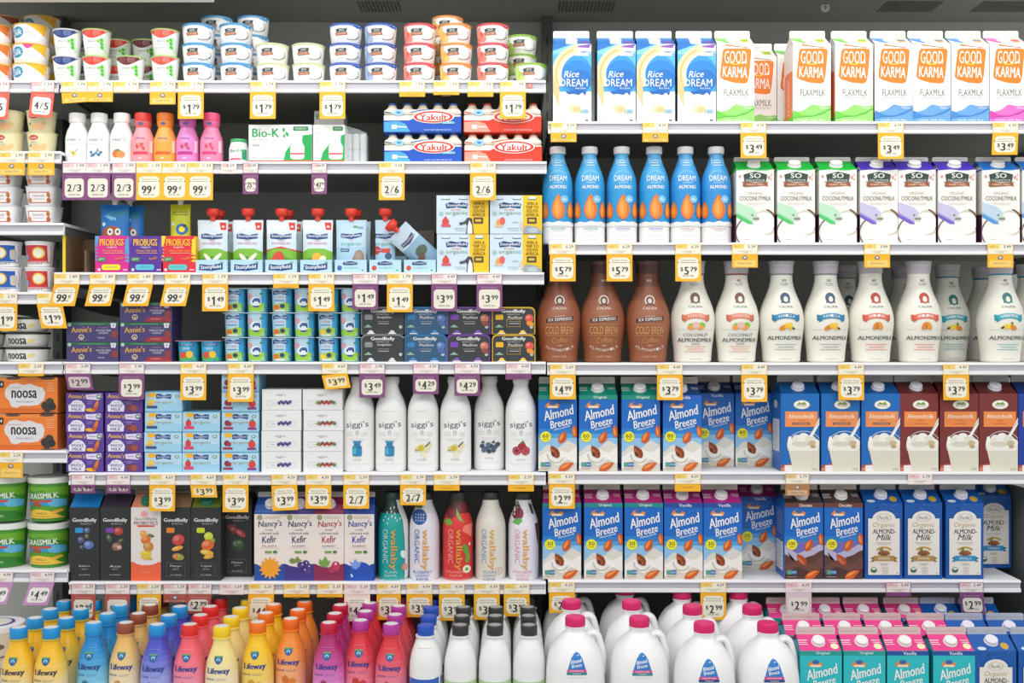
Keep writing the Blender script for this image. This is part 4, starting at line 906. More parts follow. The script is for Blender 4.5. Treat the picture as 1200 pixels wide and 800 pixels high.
def p_six(flav):
    w, h, d = 61, 45, 36; x = w / 2
    a = [R(-x, 0, x, h, 'cfe0ec'), R(8, 0, x, h, 'f2c51c'), P([(8, 0), (5, 20), (8, h)], 'cfe0ec')]
    for cx in (-20, 1, 19): a += [RR(cx - 5, h - 5.4, cx + 5, h - 2, 1, '5a6a72'), RR(cx - 4.6, h - 4.4, cx + 4.6, h - 1.4, 1, 'dbe6ee')]
    a += [P([(-20, 35), (-19, 29.6), (-7, 31), (5, 29.4), (6, 35), (0, 36.6), (-7, 35.4), (-14, 37)], '1d3c78'), T('Stonyfield', -7, 33, 23, 4.2, 'eef2f6', 0, 0, .03), T('YO KIDS', -8, 28, 12, 2.4, 'e0705a', 0, 0, .03), T('organic', -7, 23.8, 26, 5.2, '7da58a', 0, 0, .01),
          T('WIN A', 19, 35.4, 13, 3.6, '6a5412', 0, 0, .02), T('TRIP TO', 19, 31, 15, 3.6, '6a5412', 0, 0, .02), T('SOUTH', 19, 26.6, 13, 3.6, '6a5412', 0, 0, .02), T('AFRICA', 19, 22.2, 15, 3.6, '6a5412', 0, 0, .02), R(13, 12, 24, 19, '4a4030'), R(15, 14, 22, 17, 'd8b840')]
    if flav == 'red': a += [E(-20, 14, 4, 4.6, 'd8483f'), P([(-22, 18), (-20, 21), (-18, 18)], 'c8503f'), RR(-25, 8, -14, 11, .8, 'd8566a')]
    else: a += [E(-20, 13, 3.4, 4.2, 'f0a050'), E(-16, 15, 3.2, 4.4, 'e0605a'), RR(-25, 8, -15, 10, .8, 'e8c0a0')]
    if flav == 'red': a += [P([(4, 0), (5, 9), (3, 15), (6, 19), (11, 18), (12, 10), (13, 0)], '3a4046'), P([(5.4, 0), (6, 9), (8, 16), (11, 10), (11.6, 0)], 'eef2f2'), P([(3, 15), (-4, 12), (-3, 10), (4, 12)], '3a4046')]
    else: a += [P([(8, 4), (12, 10), (24, 8), (30, 3), (30, 0), (10, 0)], '9aa6ac'), E(20, 4, 6, 3, 'b9c2c6'), P([(4, 12), (8, 14), (9, 4), (6, 4)], 'd8c8b8')]
    a += [R(-4, 13, 3, 13.6, '7a8aa0'), R(-10, 6, 3, 6.5, '8a9ab0'), R(-8, 3.6, 3, 4, '8a9ab0'), R(-27, 22, -23, 26, 'a9c0c0')]
    return box_pack('yogurt_multipack', w, h, d, 'c3d8e6', clipx(a, x), cat='multipack')

def p_annie_dark(red=True):
    w, h, d = 61, 23, 40; x = w / 2
    a = [R(-x, 0, x, h, '443a6e'), R(-x, h - 3.4, x, h, '2b6146'), R(-17, h - 2.4, 14, h - 1.9, '6fae86'), T("Annie's", -13, 14.4, 24, 6.6, 'd9a33a', 3, 0, .025), E(-13, 5.6, 3.4, 3.2, 'd8c49a'), E(-13, 5.6, 2.4, 2.2, '443a6e'), E(-13, 5, 1.3, 1, 'd8c49a'), T('Organic', 13, 16.6, 12, 2, 'c08a72', 0, .2), T('WHOLE MILK', 13, 13.4, 18, 2.2, 'dcd6e2', 0, 0, .03), T('YOGURT', 13, 10.4, 12, 2.2, 'dcd6e2', 0, 0, .03), E(-27, h - 3, 2.2, 2.2, 'a9c4b4'), P([(21, h - 1), (28, h - 1), (27, h - 6.6), (22, h - 6.6)], 'd8d2dc'), T('4', 24.5, h - 3.8, 2, 3, INK, 0, 0, .03), E(26, 9, 4, 4.6, '8a3a34')]
    if red: a += [P([(-2, 0), (2, 5), (12, 6.6), (24, 6), (x, 3), (x, 0)], '9c2c3c'), T('Strawberry', 12, 3.4, 11, 1.8, 'e8c0b4')]
    else: a += [T('Vanilla', 10, 5, 8, 1.8, 'cfc6de'), R(-21, 1.4, -4, 1.8, '9a82b0')]
    return box_pack('yogurt_multipack', w, h, d, '41386a', clipx(a, x), cat='multipack')
def p_annie(banana=True):
    w, h, d = 43.5, 23, 40; x = w / 2
    a = [R(-x, 0, x, h, '5a3a94'), T("Annie's", -9.5, 19, 20, 5, 'e9b83a', -2, 0, .03), P([(-19, 1), (-19.4, 8), (-16, 10.6), (-14, 13.4), (-9, 14.6), (-4, 13.4), (-1, 10), (.6, 7), (-.4, 1)], 'e9e4ee'), T('Organic', -9.5, 11.6, 8, 1.6, '6a7a9a'), T('WHOLE', -9.4, 8, 15, 3.4, '5a4a92', 0, 0, .03), T('MILK', -9.4, 3.6, 12, 3.4, '5a4a92', 0, 0, .03),
         P([(1, 21), (2, 15.4), (17, 14.4), (20, 18), (19, 22)], 'e0d6ee'), E(16.4, 18.4, 3, 3, '5f7a70'), E(16.4, 18.6, 1.8, 1.3, 'd8e0d8'), R(4, 18, 12, 18.6, '8a6ab0'), R(3, 12, 10, 12.5, 'b89ad0'), R(3, 10, 9, 10.5, 'b89ad0')]
    if banana: a += [E(13.5, 8.4, 2.2, 6, 'd87a2a', -20), E(7, 2.8, 6, 2, 'f0b020', -4), E(12, 4.4, 4, 2, 'c05a1c', 30)]
    else: a += [E(7, 5.6, 4.4, 3.6, '7a3a34'), E(12, 5, 4.4, 3.8, '9a4c42'), R(0, 11.6, 16, 12, '9a82c0')]
    return box_pack('yogurt_multipack', w, h, d, '4d3184', clipx(a, x), cat='multipack')
def p_stonybox(flav):
    w, h, d = 43.5, 23.4, 40; x = w / 2
    a = [R(-x, 0, x, h, 'b4d8ec'), R(-x, 0, x, 9, '9fcfe8'), R(-x, h - 1.2, x, h, '6cb4dc'), RR(-18, 16.8, -9, 21.8, .8, 'f0b52a'), P([(-9, 20), (-8.6, 14.6), (0, 16), (8.6, 14.4), (9, 20), (5, 20.4), (0, 18.8), (-5, 21)], '1d3f80'), T('Stonyfield', 0, 17.4, 15, 3, 'e8eef6', 0, 0, .03), T('organic', 2, 10.4, 19, 4, '8f9f7a', 0, 0, .01), T('YO', -8.4, 10.4, 4, 3, 'd87a6a', 0, 0, .02), E(16, 17.8, 2.6, 1.7, '4a8a6a'), E(16, 17.8, 1.6, .8, 'e4eee4')]
    if flav == 'yellow': a += [E(-14.5, 11, 3.6, 3.2, 'f0c84a'), E(-15.6, 8, 3, 2, 'e6b23a'), R(-20, 3.6, -7.4, 6.6, '38508a')]
    if flav == 'red': a += [E(-15, 9.6, 3.4, 4.2, 'd8383a'), P([(-17, 13), (-15, 15.4), (-13, 13)], '4f8a3a'), R(-20, 3, -8.6, 6.4, 'd8466a')]
    if flav == 'cherry': a += [E(-15.4, 10, 3.2, 3.4, '8a2a3a'), E(-12.6, 9, 2.4, 2.8, 'a03444'), R(-20, 2.6, -8.6, 5.4, 'a03a5a'), E(14, 8.8, 4.2, 4.6, 'd8423a'), P([(11.6, 12.6), (14, 15), (16.4, 12.6)], '4f8a3a'), R(8.6, 2.2, 19, 4.8, '8a3a8a')]
    return box_pack('yogurt_multipack', w, h, d, '8cc4e2', clipx(a, x), cat='multipack')
def p_siggibox(fl_='purple'):
    w, h, d = 46, 24, 44; x = w / 2
    c = {'purple': ('4a3f7a', '5c5290'), 'red': ('b8403c', '7d4a3c')}[fl_]
    a = [R(-x, 0, x, h, 'e9e8e8'), T("siggi's", -1, 17.6, 12, 3.6, '77797e'), R(-17, 5, 17, 5.3, 'b4b4b4'), R(-17, 11, 17, 11.3, 'b4b4b4'), R(-17, 5, -16.7, 11, 'b4b4b4'), R(16.7, 5, 17, 11, 'b4b4b4'), R(-12, 7.8, -7, 8.3, 'a0a0a0')] + [E(-3 + i * 2.6, 8 + (i % 2) * 1.4, 1.9, 2, c[i % 2]) for i in range(6)]
    if fl_ == 'red': a += [E(-5, 8.6, 2.6, 2, '6f8a4c', 20), E(13, 8.6, 2.6, 2, '6f7a4c', -20)]
    return box_pack('yogurt_multipack', w, h, d, 'e6e5e5', a, cat='multipack')
def p_shot(col, frame=None, fruit=('c05a40', 'e09a40'), sub='PlusShot'):
    w, h, d = 51, 32, 36; x = w / 2; root = empty('probiotic_shot_pack'); m = M(PX)
    pts = [(-x, 0), (x, 0)] + [(x - 6 + 6 * math.cos(math.radians(t)), h - 6 + 6 * math.sin(math.radians(t))) for t in range(0, 91, 18)] + [(-x + 6 + 6 * math.cos(math.radians(t)), h - 6 + 6 * math.sin(math.radians(t))) for t in range(90, 181, 18)]
    dark = '34373a'
    m.prism(pts, -d / 2, d / 2, mixc(col, '202020', .1))
    ins = [(px_ * .955, .6 + pz * .93 - (0 if pz > 0 else 0)) for px_, pz in pts]
    base = dark if col != '2a7cb8' else '2c5676'
    a = [P(ins, base), T('GoodBelly', 0, 26.6, 28, 5, 'f0eeea', 0, 0, .035), T('PROBIOTICS', 0, 23.2, 15, 1.4, 'c9c7c3', 0, 0, .02), RR(-21, 17, -12, 23, 1.2, col), T(sub, 2, 19.6, 17, 3, 'eceae6', 0, 0, .02), R(-6, 14.6, 8, 15, 'a9a9a9'), R(-5, 12, 7, 12.8, 'b9b9b9'), P([(-22, 8), (-17, 11.4), (-12, 8)], '8fb49a'), E(21, 8.6, 2, 2, 'b9c4b4')]
    if frame: a += [R(-8, 8.6, 8, 9, frame), R(-8, 17, 8, 17.4, frame), R(-8, 8.6, -7.6, 17.4, frame), R(7.6, 8.6, 8, 17.4, frame)]
    if fruit: a += [E(18.5, 18.6, 5, 4.8, fruit[0]), E(17, 20, 2.4, 2, mixc(fruit[0], 'ffffff', .3)), E(19.5, 12.4, 4.6, 3, fruit[1], -20)]
    m.art(clipx(a, x - .6), flat(-d / 2)); m.build('sleeve', root)
    for cx in (-14, 11):
        c = M(PX); c.lathe([(7, .4), (7, 1.6), (6.6, 2.2), (6.2, 4), (4.6, 6.6), (2, 7.6)], [ 'x' ][0] if False else ('c9c9c9' if col == '8a8c8c' else col), cx=cx, cy=-d / 2 + 5.6, seg=20)
        c.lathe([(7.4, .2), (7.4, 1.2)], 'eceaea', cx=cx, cy=-d / 2 + 5.6, seg=20)
        c.build('cap', root)
    return root, d * PX, False, 'multipack'
def p_noosabox():
    w, h, d = 68, 42, 66; x = w / 2
    a = [R(-x, 0, x, h, 'ea7d2c'), R(-x, h - 4, x, h, 'ee8a3c'), R(-x, 0, x, 6, 'd8681e'), E(-18, h - 1.2, 9, 1.6, '5a4436'), E(22, h - 1.2, 9, 1.6, '5a4436'), E(24, .6, 9, 1.6, '6a4c3a'),
         P([(-27, 28), (-22, 34), (-14, 35.4), (-6, 33), (2, 34.6), (10, 31.6), (17, 30), (19.6, 24), (18, 16), (12, 10), (2, 8.6), (-8, 9), (-14, 6.4), (-20, 8), (-23, 15), (-27, 19), (-28, 24)], 'dcd8d8'), T('noosa', -5, 22.4, 30, 9, '1f1f20', 0, 0, .045), T('finest yoghurt', -4, 13.6, 20, 3, '6a7a9a', 0, .2), T('BLUEBERRY', -15, 30, 16, 1.6, 'c9a08a'),
         lines(26, 35, 10, 5, 'f6c79a', 2.2, .5), E(20, 9, 5, 5, '33302f'), E(25, 13, 5, 5, '3c3836'), E(28, 8, 4.4, 4.4, '2c2a2a'), E(22, 4.6, 4, 3, '38302e'), RR(-x, 30, -x + 5, 38, 1, '2a2524'), T('4', -x + 2.4, 34, 2.4, 4, WH, 0, 0, .03)]
    return box_pack('yogurt_multipack', w, h, d, 'd9702a', clipx(a, x), cat='multipack')
def p_cups(kind, n=2, lowgreen=True):
    """small joined cups under one foil lid"""
    root = empty('yogurt_cup_pack'); pitch = 26.6; hh = 28.5
    for j in range(2):
        for i in range(n):
            c = M(PX); cx = (i - (n - 1) / 2) * pitch; cy = -12.5 + 25 * j
            prof = [(10.4, .1), (10.8, .8), (11.2, 12), (11.7, hh - 1.6), (11.9, hh - .6)]
            c.lathe([(r, z, '58b2d8') for r, z in prof], None, n=3.2, cx=cx, cy=cy, seg=28)
            if j == 0:
                f2 = (i + kind) % 2
                a = [R(-10.9, .6, 10.9, 27.6, 'b4d2e4'), R(6, .6, 10.9, 27.6, '3a9fd0'), P([(-10.9, .4), (-10.9, 9), (-3, 10), (4, 12), (10.9, 10), (10.9, .4)], '9ccb3c')]
                if f2 == 0: a += [P([(-9, 25), (-9, 20.6), (0, 22), (8, 20.4), (8, 25), (4, 26), (0, 24.4), (-5, 26.4)], '1d4a86'), T('Stonyfield', 0, 23, 14, 2.6, 'e2eaf4', 0, 0, .02), T('YOKIDS', -1, 18, 10, 2, 'e0707a'), R(-7, 13.6, 4, 14.6, '2a7ab4'), E(-5, 6, 3.4, 3.2, 'e06a30' if kind < 2 else 'f0c84a'), E(2, 7.6, 2.8, 2.6, '33406a'), R(-6, 1.6, 5, 3.4, 'e4e0e8')]
                else: a += [E(-.5, 13, 6.6, 5.4, 'e4ecf4'), E(1, 15, 4, 2, '3a5a96'), E(-3, 13, 1.2, 1.6, '2a3f78'), E(4, 12.6, 1.2, 1.6, '2a3f78'), P([(-4, 8), (5, 8), (2, 6), (-2, 6)], '2f4f8c'), E(6, 22, 2, 1.2, '3f8a5a'), E(-7, 19, 2.6, 3.6, 'd89aa0')]
                c.art(a, around(prof, 3.2, cx=cx, cy=cy), (3, 5))
            c.build('cup', root)
    l = M(PX); l.box(-pitch * n / 2 + .4, pitch * n / 2 - .4, -25.4, 25.4, hh - .5, hh + .2, 'd3dde2', .1); l.build('foil_lid', root)
    return root, 50.8 * PX, False, 'multipack'
def p_cups_g():
    root = empty('yogurt_cup_pack'); hh = 24.5
    for j in range(2):
        for i in range(2):
            c = M(PX); cx = (i - .5) * 27; cy = -12.5 + 25 * j
            prof = [(10.6, .1), (11, .8), (11.6, 12), (12, hh - 1.6), (12.1, hh - .6)]
            c.lathe([(r, z, '2a9aa8') for r, z in prof], None, n=3.2, cx=cx, cy=cy, seg=28)
            a = [R(-11, .6, 11, hh - 1, '3aa4cc'), R(4, .6, 11, hh - 1, '1f86b8'), P([(-11, .4), (-11, 7), (0, 9), (11, 6), (11, .4)], '4fae52'), P([(-8, 22), (-8, 18), (0, 19.4), (8, 18), (8, 22), (0, 20.8)], '1d4a86'), T('Stonyfield', 0, 20, 13, 2.4, 'e2eaf4', 0, 0, .02), T('BABY', 0, 15.6, 8, 2.4, 'e8f2f6', 0, 0, .03), E(-4, 8, 4, 4, 'd8503a'), E(3, 8.6, 4, 4.2, 'f0c22e')]
            c.art(a, around(prof, 3.2, cx=cx, cy=cy), (3, 5)); c.build('cup', root)
    l = M(PX); l.box(-26.6, 26.6, -25.4, 25.4, hh - .5, hh + .2, 'c98a92', .1); l.build('foil_lid', root)
    return root, 50.8 * PX, False, 'multipack'
def p_brown():
    return box_pack('cardboard_box', 36, 56, 60, '6b5c4c', [R(-17, 27, 17, 27.4, '5a4c3e'), R(-17, 10, 17, 10.4, '5a4c3e')])
def p_emptytray():
    root = empty('display_tray'); m = M(PX); w, d, h = 27, 60, 44
    m.box(-w / 2, -w / 2 + 1, -d / 2, d / 2, 0, h, '8a6c50', .1)
    m.box(-w / 2 - .1, -w / 2 + 3.4, -d / 2 - .4, -d / 2 + .4, 0, h, 'e8cc2a', .1)
    m.box(-w / 2, w / 2, d / 2 - 1, d / 2, 0, h, '7a5f46', .1)
    m.box(w / 2 - 1, w / 2, -d / 2, d / 2, 0, h * .6, '8a6c50', .1)
    m.box(-w / 2, w / 2, -d / 2, d / 2, 0, .8, '8a6c50', .1)
    m.build('tray_wall', root); return root, d * PX, False, 'tray'

# ------------------------------------------------------------------ what each key builds
MANGO = [(0, 48, 6, 5, 'd9702a', 20), (-3, 55, 4, 4, 'e8a23a', 0), (3, 40, 6, 6, 'c9862e', 30), (0, 32, 7, 3, 'e0c42a', 0), (1, 27, 7, 2.4, 'd8b21e', -10), (6, 53, 4, 1.8, '4a6a3a', -20)]
B = BUILD
B['rice'] = (c_rice, ())
B['karma_g'] = (c_karma, ('6cc93a',)); B['karma_b'] = (c_karma, ('3f86cf', '6aa2dc')); B['karma_p'] = (c_karma, ('d83fa8', 'e070c0'))
for t, u in (('u', 'UNSWEETENED'), ('o', 'ORIGINAL'), ('v', 'VANILLA')): B['alm_' + t] = (b_almond, ('2c97d2' if t != 'v' else '2a8fd2', u, {'u': '6fae9a', 'o': '7b8fd0', 'v': 'd09a9a'}[t]))
B['coco_g'] = (c_coconut, ('14b53e',)); B['coco_p'] = (c_coconut, ('4a2fb4',)); B['coco_b'] = (c_coconut, ('1673c8',))
B['brew'] = (b_califia, ('9a5c40', '4a2f2a', '', '', '', '', (), True, None, '60'))
B['cal_c'] = (b_califia, ('ece9dd', 'b9b4bd', 'e07a55', 'TOASTED', 'COCONUT', '7d5648', [(-5, 43, 4, 3.4, '8cc63f', 0), (7, 44, 4, 3.4, '8cc63f', 0), (-6, 41, 4, 2.6, 'f0a04a', 0), (5, 41, 4, 2.6, 'f0a04a', 0), (0, 43.6, 4.4, 4.2, 'e9bdb0', 0)], False, '9a5a4e', '45'))
B['cal_v'] = (b_califia, ('ece9dd', 'b9b4bd', '2c86b0', 'VANILLA', 'ALMONDMILK', '3f566e', [(-4, 41, 5, 2.8, 'e0862a', 30), (0, 43, 3, 3, 'f0c22e', 0), (4, 44, 3, 3, 'f4cf4a', 0), (5, 40.6, 3, 2.2, 'f0c22e', 0), (8, 40, 2, 1.2, '4a3a2a', -30)], False, '8c8a90', '50'))
B['cal_o'] = (b_califia, ('ece9dd', 'b9b4bd', 'e4604a', 'ORIGINAL', 'ALMONDMILK', 'b8473c', [(-2, 43, 3, 5.2, 'e08a2e', -28), (3, 43, 3, 5.2, 'ea9a3e', 28), (0, 42, .8, 3.4, 'b86a1c', 0)], False, None, '60'))
B['cal_t'] = (b_califia, ('ece9dd', 'b9b4bd', '17a6b4', 'UNSWEETENED', 'ALMONDMILK', '2f7f7a', [(-4, 42, 4, 3, 'f0cf3e', 0), (0, 43, 3, 3, 'f4d84a', 0), (4, 41, 4.4, 2.8, 'e08a2e', -30), (-8, 41, 2, 1.2, '3a2a2a', 30), (2, 46, 1.4, 2, '6a8a3a', 0)], False, '1f8fa6', '40'))
B['br_60'] = (c_breeze, ('60', '0f8a74', 'Original')); B['br_80'] = (c_breeze, ('80', '1d5fc0', 'Vanilla', False, 'f0ece4', '22477e'))
B['br_30'] = (c_breeze, ('30', '0f8a8e', 'Original', False, 'f0ece4', 'b02a72')); B['br_30v'] = (c_breeze, ('30', '174a9e', 'Vanilla', False, 'f0ece4', 'b02a80')); B['br_100'] = (c_breeze, ('100', '6e3a2c', 'Chocolate', True, 'f0ece4', '4a3a34'))
B['pac_b'] = (c_pacific, ('0a68b8', True)); B['pac_r'] = (c_pacific, ('7a2c2a', False)); B['pac_n'] = (c_pacific, ('143a9a', False))
B['org_o'] = (c_organic, ('b08a45', 'ORIGINAL')); B['org_v'] = (c_organic, ('1d8fc4', 'VANILLA')); B['org_d'] = (c_organic, ('b08a45', 'ORIGINAL', UD, 47, 111))
B['teal_o'] = (c_breeze, ('30', '1a9a92', 'Original', False, 'f0ece4', 'e33a86', UD, 47, 111, True)); B['teal_v'] = (c_breeze, ('30', '1d4f9e', 'Vanilla', False, 'f0ece4', 'e33a86', UD, 47, 111, True))
B['jug_t'] = (jug, ('teal',)); B['jug_n'] = (jug, ('navy',))
# left
B['silk'] = (t_silk, ()); B['silk_p'] = (t_silk, ('f3b71e', 'e0458a')); B['silk_o'] = (t_silk, ('e57a2c',)); B['silk_b'] = (t_silk, ('b0532c',))
for k, c in (('bl', '2b3f7c'), ('st', 'e2402f'), ('ch', '6a2428'), ('pc', 'e2503f')): B['cup_' + k] = (t_fruitcup, (c, 'b7d96a' if k != 'bl' else 'e2e6e8'))
for k, r, f in (('lb', '3b9bd2', None), ('cr', 'dfe3b0', None), ('db', '1d5ab8', None), ('bb', '1d5ab8', '7f9cc8'), ('rd', 'dc3f48', 'e8604e'), ('or', 'f0952a', 'f3b03a'), ('gr', '9acb2e', 'a8cf4a')): B['coco_t_' + k] = (t_coco, (r, f))
B['sw_v'] = (b_smallwhite, ('vanilla',)); B['sw_b'] = (b_smallwhite, ('blue',)); B['sw_o'] = (b_smallwhite, ('orange',))
B['sp_r'] = (b_smallpink, ('f39aa2', 'df3a34', 'd8405a', 'd8503f')); B['sp_o'] = (b_smallpink, ('f4a84a', 'f08020', 'e0601f', 'f0b040')); B['sp_m'] = (b_smallpink, ('e88ac8', 'c04aa0', 'c0308a', 'c84a6a')); B['sp_p'] = (b_smallpink, ('f08ab0', 'ee4f7e', 'd84080', 'd8506a'))
B['biokb'] = (p_biokbottle, ()); B['biok'] = (p_biok, ()); B['biok_n'] = (p_biok, (True,)); B['biok_t'] = (p_bioktall, ()); B['bag'] = (p_bag, ())
B['yak_b'] = (p_yakult, (False,)); B['yak_r'] = (p_yakult, (True,))
B['pb_m'] = (p_probugs, ('d8268a', '5aa0d8', 'f0e22a')); B['pb_p'] = (p_probugs, ('5a2f96', '6a3fa8', '5ec0dc')); B['pb_r'] = (p_probugs, ('e4283c', 'f0d82a', '5ec8c4'))
B['bug_b'] = (q_bug, ('1478c8', 'blue')); B['bug_y'] = (q_bug, ('c8cc1e', 'y')); B['etray'] = (p_emptytray, ())
for k in ('banana', 'berry', 'peach', 'manatee'): B['po_' + k] = (q_stony, (k,))
B['po_blend'] = (q_stony, ('blend', 24))
B['tr_big'] = (tray, ('big',)); B['tr_blue'] = (tray, ('blue',)); B['tr_red'] = (tray, ('red',)); B['brown'] = (p_brown, ())
B['six_r'] = (p_six, ('red',)); B['six_p'] = (p_six, ('peach',))
B['ann_d'] = (p_annie_dark, (True,)); B['ann_v'] = (p_annie_dark, (False,)); B['ann_b'] = (p_annie, (True,)); B['ann_c'] = (p_annie, (False,))
B['cups0'] = (p_cups, (0,)); B['cups1'] = (p_cups, (2,)); B['cupsg'] = (p_cups_g, ())
B['sh_g'] = (p_shot, ('8a8c8c', None, None, 'StraightShot')); B['sh_b'] = (p_shot, ('2a7cb8', None, ('5a78b4', '4a66a4'))); B['sh_p'] = (p_shot, ('7a3fb0', None, ('c8705a', '8a4a3a'))); B['sh_y'] = (p_shot, ('e9b622', 'c9a22a', ('d8503f', 'e0922a')))
for k in ('yellow', 'red', 'cherry'): B['sb_' + k] = (p_stonybox, (k,))
B['sg_p'] = (p_siggibox, ('purple',)); B['sg_r'] = (p_siggibox, ('red',))
for k in ('churn', 'vanilla', 'blue', 'rasp'): B['sig_' + k] = (b_siggis, (k,))
B['gb_b'] = (c_goodbelly, ('1579c0', '2a8fd0', [(3, 59, 3.4, 3.4, '5a6a90', 0), (-4, 48, 4, 4, '4a5684', 0), (5, 42, 6, 5, '5a6fb0', 0), (3, 52, 3, 3, '5d5a3a', 0), (-3, 39, 3, 3, '3a4258', 0)], False, 'Blueberry'))
B['gb_p'] = (c_goodbelly, ('3a3040', '7a3fa0', [(4, 58, 5.6, 4.8, 'b03a34', 0), (-7, 50, 3, 5, '3f5a34', 20), (7, 47, 4, 2, '4a5a3a', 30), (2, 40, 6, 5, '8a5a4a', 10), (5, 39, 3, 2.4, 'c9a090', 0)], False, 'Acai'))
B['gb_w'] = (c_goodbelly, ('e08a6a', 'ee6440', MANGO, True, 'Mango'))
B['gb_o'] = (c_goodbelly, ('8a6a4c', 'e8822a', [(3, 48, 7.4, 6.6, 'c8403a', 20), (2, 38, 7, 2.6, 'e0a03a', 15), (3, 28, 7, 4, '9a9a3a', -10), (0, 28, 3, 3, 'd8703a', 0)], False, 'Mango'))
B['gb_g'] = (c_goodbelly, ('6a7a2c', 'c6d42a', [(3, 52, 5.4, 5, 'c8d03a', 0), (8, 47, 3, 3, '6f9a3a', 0), (2, 42, 7.6, 6.4, 'd8642c', 15), (1, 33, 8, 3.4, 'e0b03a', -12), (3, 28, 6, 2.4, 'd8a032', 10)], False, 'Tropical'))
B['gb_m'] = (c_goodbelly, ('3a3c38', '8a3a3a', [(-4, 56, 5, 5, '7a2a2c', 0), (4, 52, 7, 3.4, 'b0403c', -35), (1, 38, 8, 7, '2f4a2c', 0), (3, 40, 4, 4, '3f6036', 30)], False, 'Melon'))
sun = [P([(q_[0], q_[1]) for q_ in [( (9.5 if i % 2 == 0 else 13.5) * math.cos(math.pi * i / 14) + 1, 15 + (9.5 if i % 2 == 0 else 13.5) * math.sin(math.pi * i / 14)) for i in range(28)]], 'f0a22a')]
grp = [P([(-12, 24), (-8, 27), (-5, 25), (-2, 29), (1, 25), (4, 24), (-2, 21), (-9, 20)], '7a8f4a')] + [E(cx, cz, 4.2, 4.2, c) for cx, cz, c in ((2, 18, '4a3484'), (8, 20, '3f2c78'), (12, 16, '4a3484'), (6, 13, '3f2c78'), (11, 10, '523c8c'))] + [E(cx, cz, .7, 1.2, 'd8d0e8') for cx, cz in ((4, 19), (9, 21), (12, 17), (7, 13))]
str_ = [P([(-12, 20), (-11, 26), (-8, 23), (-4, 29), (-1, 23), (2, 24), (0, 18), (-6, 15)], '7aa24a'), E(8, 17, 5.4, 6, 'c23a5a'), E(8, 20, 1.2, 1.6, 'f0d8dc'), E(3, 13, 4, 4, 'b0305a')]
blu = [E(2, 8, 14, 14, '2c62c4', n=24), E(2, 8, 13.4, 13.4, '1d4fb4', n=24), P([(-10, 20), (-8, 15), (-4, 13), (1, 17), (3, 23), (-1, 21), (-5, 26), (-7, 21), (-12, 23)], '7a9ae0'), P([(-10, 8), (-9, 4), (-7, 5), (-9, 8)], 'eef0f6')]
B['kf_s'] = (c_kefir, ('1e4f9c', '2b3f6e', 'PLAIN', sun)); B['kf_p'] = (c_kefir, ('3f3486', '2f2c5e', 'BLACKBERRY', grp)); B['kf_r'] = (c_kefir, ('8a2450', 'a8304c', 'RASPBERRY', str_)); B['kf_b'] = (c_kefir, ('1c3f9e', '2340a0', 'BLUEBERRY', blu))
drops = [E(x_, z_, .5, 1.3, WH) for x_, z_ in ((-8, 74), (-4, 72), (0, 75), (4, 73), (-6, 79), (-1, 80), (3, 78), (-10, 70), (6, 70), (-2, 84), (2, 85), (-5, 67), (9, 72))]
B['wl_t'] = (b_wallaby, ('12a09a', 'b8e4e0', '1f3d38', drops + [P([(17.6, 94), (4, 94), (6, 84), (12, 70), (14, 50), (14.6, 30), (14, 0), (17.6, 0)], 'e9e8e6'), E(13, 30, 3, 5, 'dff0ee', 20), E(14, 15, 3, 4, 'e08a72')], ('PLAIN', 'KEFIR'), '243c38'))
B['wl_w'] = (b_wallaby, ('e4e0e8', '5a6fb0', '2c352f', [E(-5, 74, 9, 9, '2f5a9e', n=20), E(-5, 74, 7, 7, '27508f', n=18), P([(-12, 84), (-6, 90), (0, 94), (-2, 84)], '4f6a3a')] + [E(-9 + 3 * (i % 4), 70 + 3.4 * (i // 4), .5, .9, 'cfdcf0') for i in range(12)], ('BLUEBERRY', 'LOWFAT', 'KEFIR'), 'd9d6dc'))
B['wl_r'] = (b_wallaby, ('d8342e', 'f4a49a', '2c352f', [E(-8, 78, 7, 6, '8a2a34'), P([(-17, 70), (-8, 72), (-5, 66), (-12, 64)], '6fae3a'), E(6, 84, 5, 6, '7a2430'), P([(-1, 84), (4, 74), (8, 68), (3, 70), (-1, 76)], '7fae4a'), P([(8, 64), (17, 66), (16, 50), (12, 54), (6, 58)], 'ee8070'), E(10, 36, 3, 7, '5f9a3a', 15), E(12, 26, 2.4, 6, '6aa43f', -10), E(11, 13, 4.6, 4.6, 'e9ecd8'), E(11, 13, 2, 2, '6aa43f'), E(14, 42, 1, 2, 'f4d8d0')], ('STRAWBERRY', 'KEFIR'), '4a2c28'))
B['wl_c'] = (b_wallaby, ('dcd7cb', '7f8fa8', '2c352f', [arcband(10, 11, 3.8, 4.4, 0, 360, 'c9a07a', n=18), E(10, 11, 2, 2.4, 'd8bd9c')], ('PLAIN', 'LOWFAT', 'KEFIR'), None))
B['wl_s'] = (b_wallaby, ('e6e1e6', 'e09aa8', '2c352f', [E(-7, 78, 7, 7.6, '7d2438', n=16), P([(-13, 67), (-6, 65), (-1, 70), (-4, 73), (-10, 72)], '5fae4a'), P([(-13, 85), (-7, 92), (-3, 85)], '3a5a34'), P([(5, 90), (9, 88), (12, 76), (9, 78)], '35482f'), P([(13, 66), (17, 66), (17, 40), (15, 50)], '6a3a34')], ('STRAWBERRY', 'LOWFAT', 'KEFIR'), 'ddd8dc'))
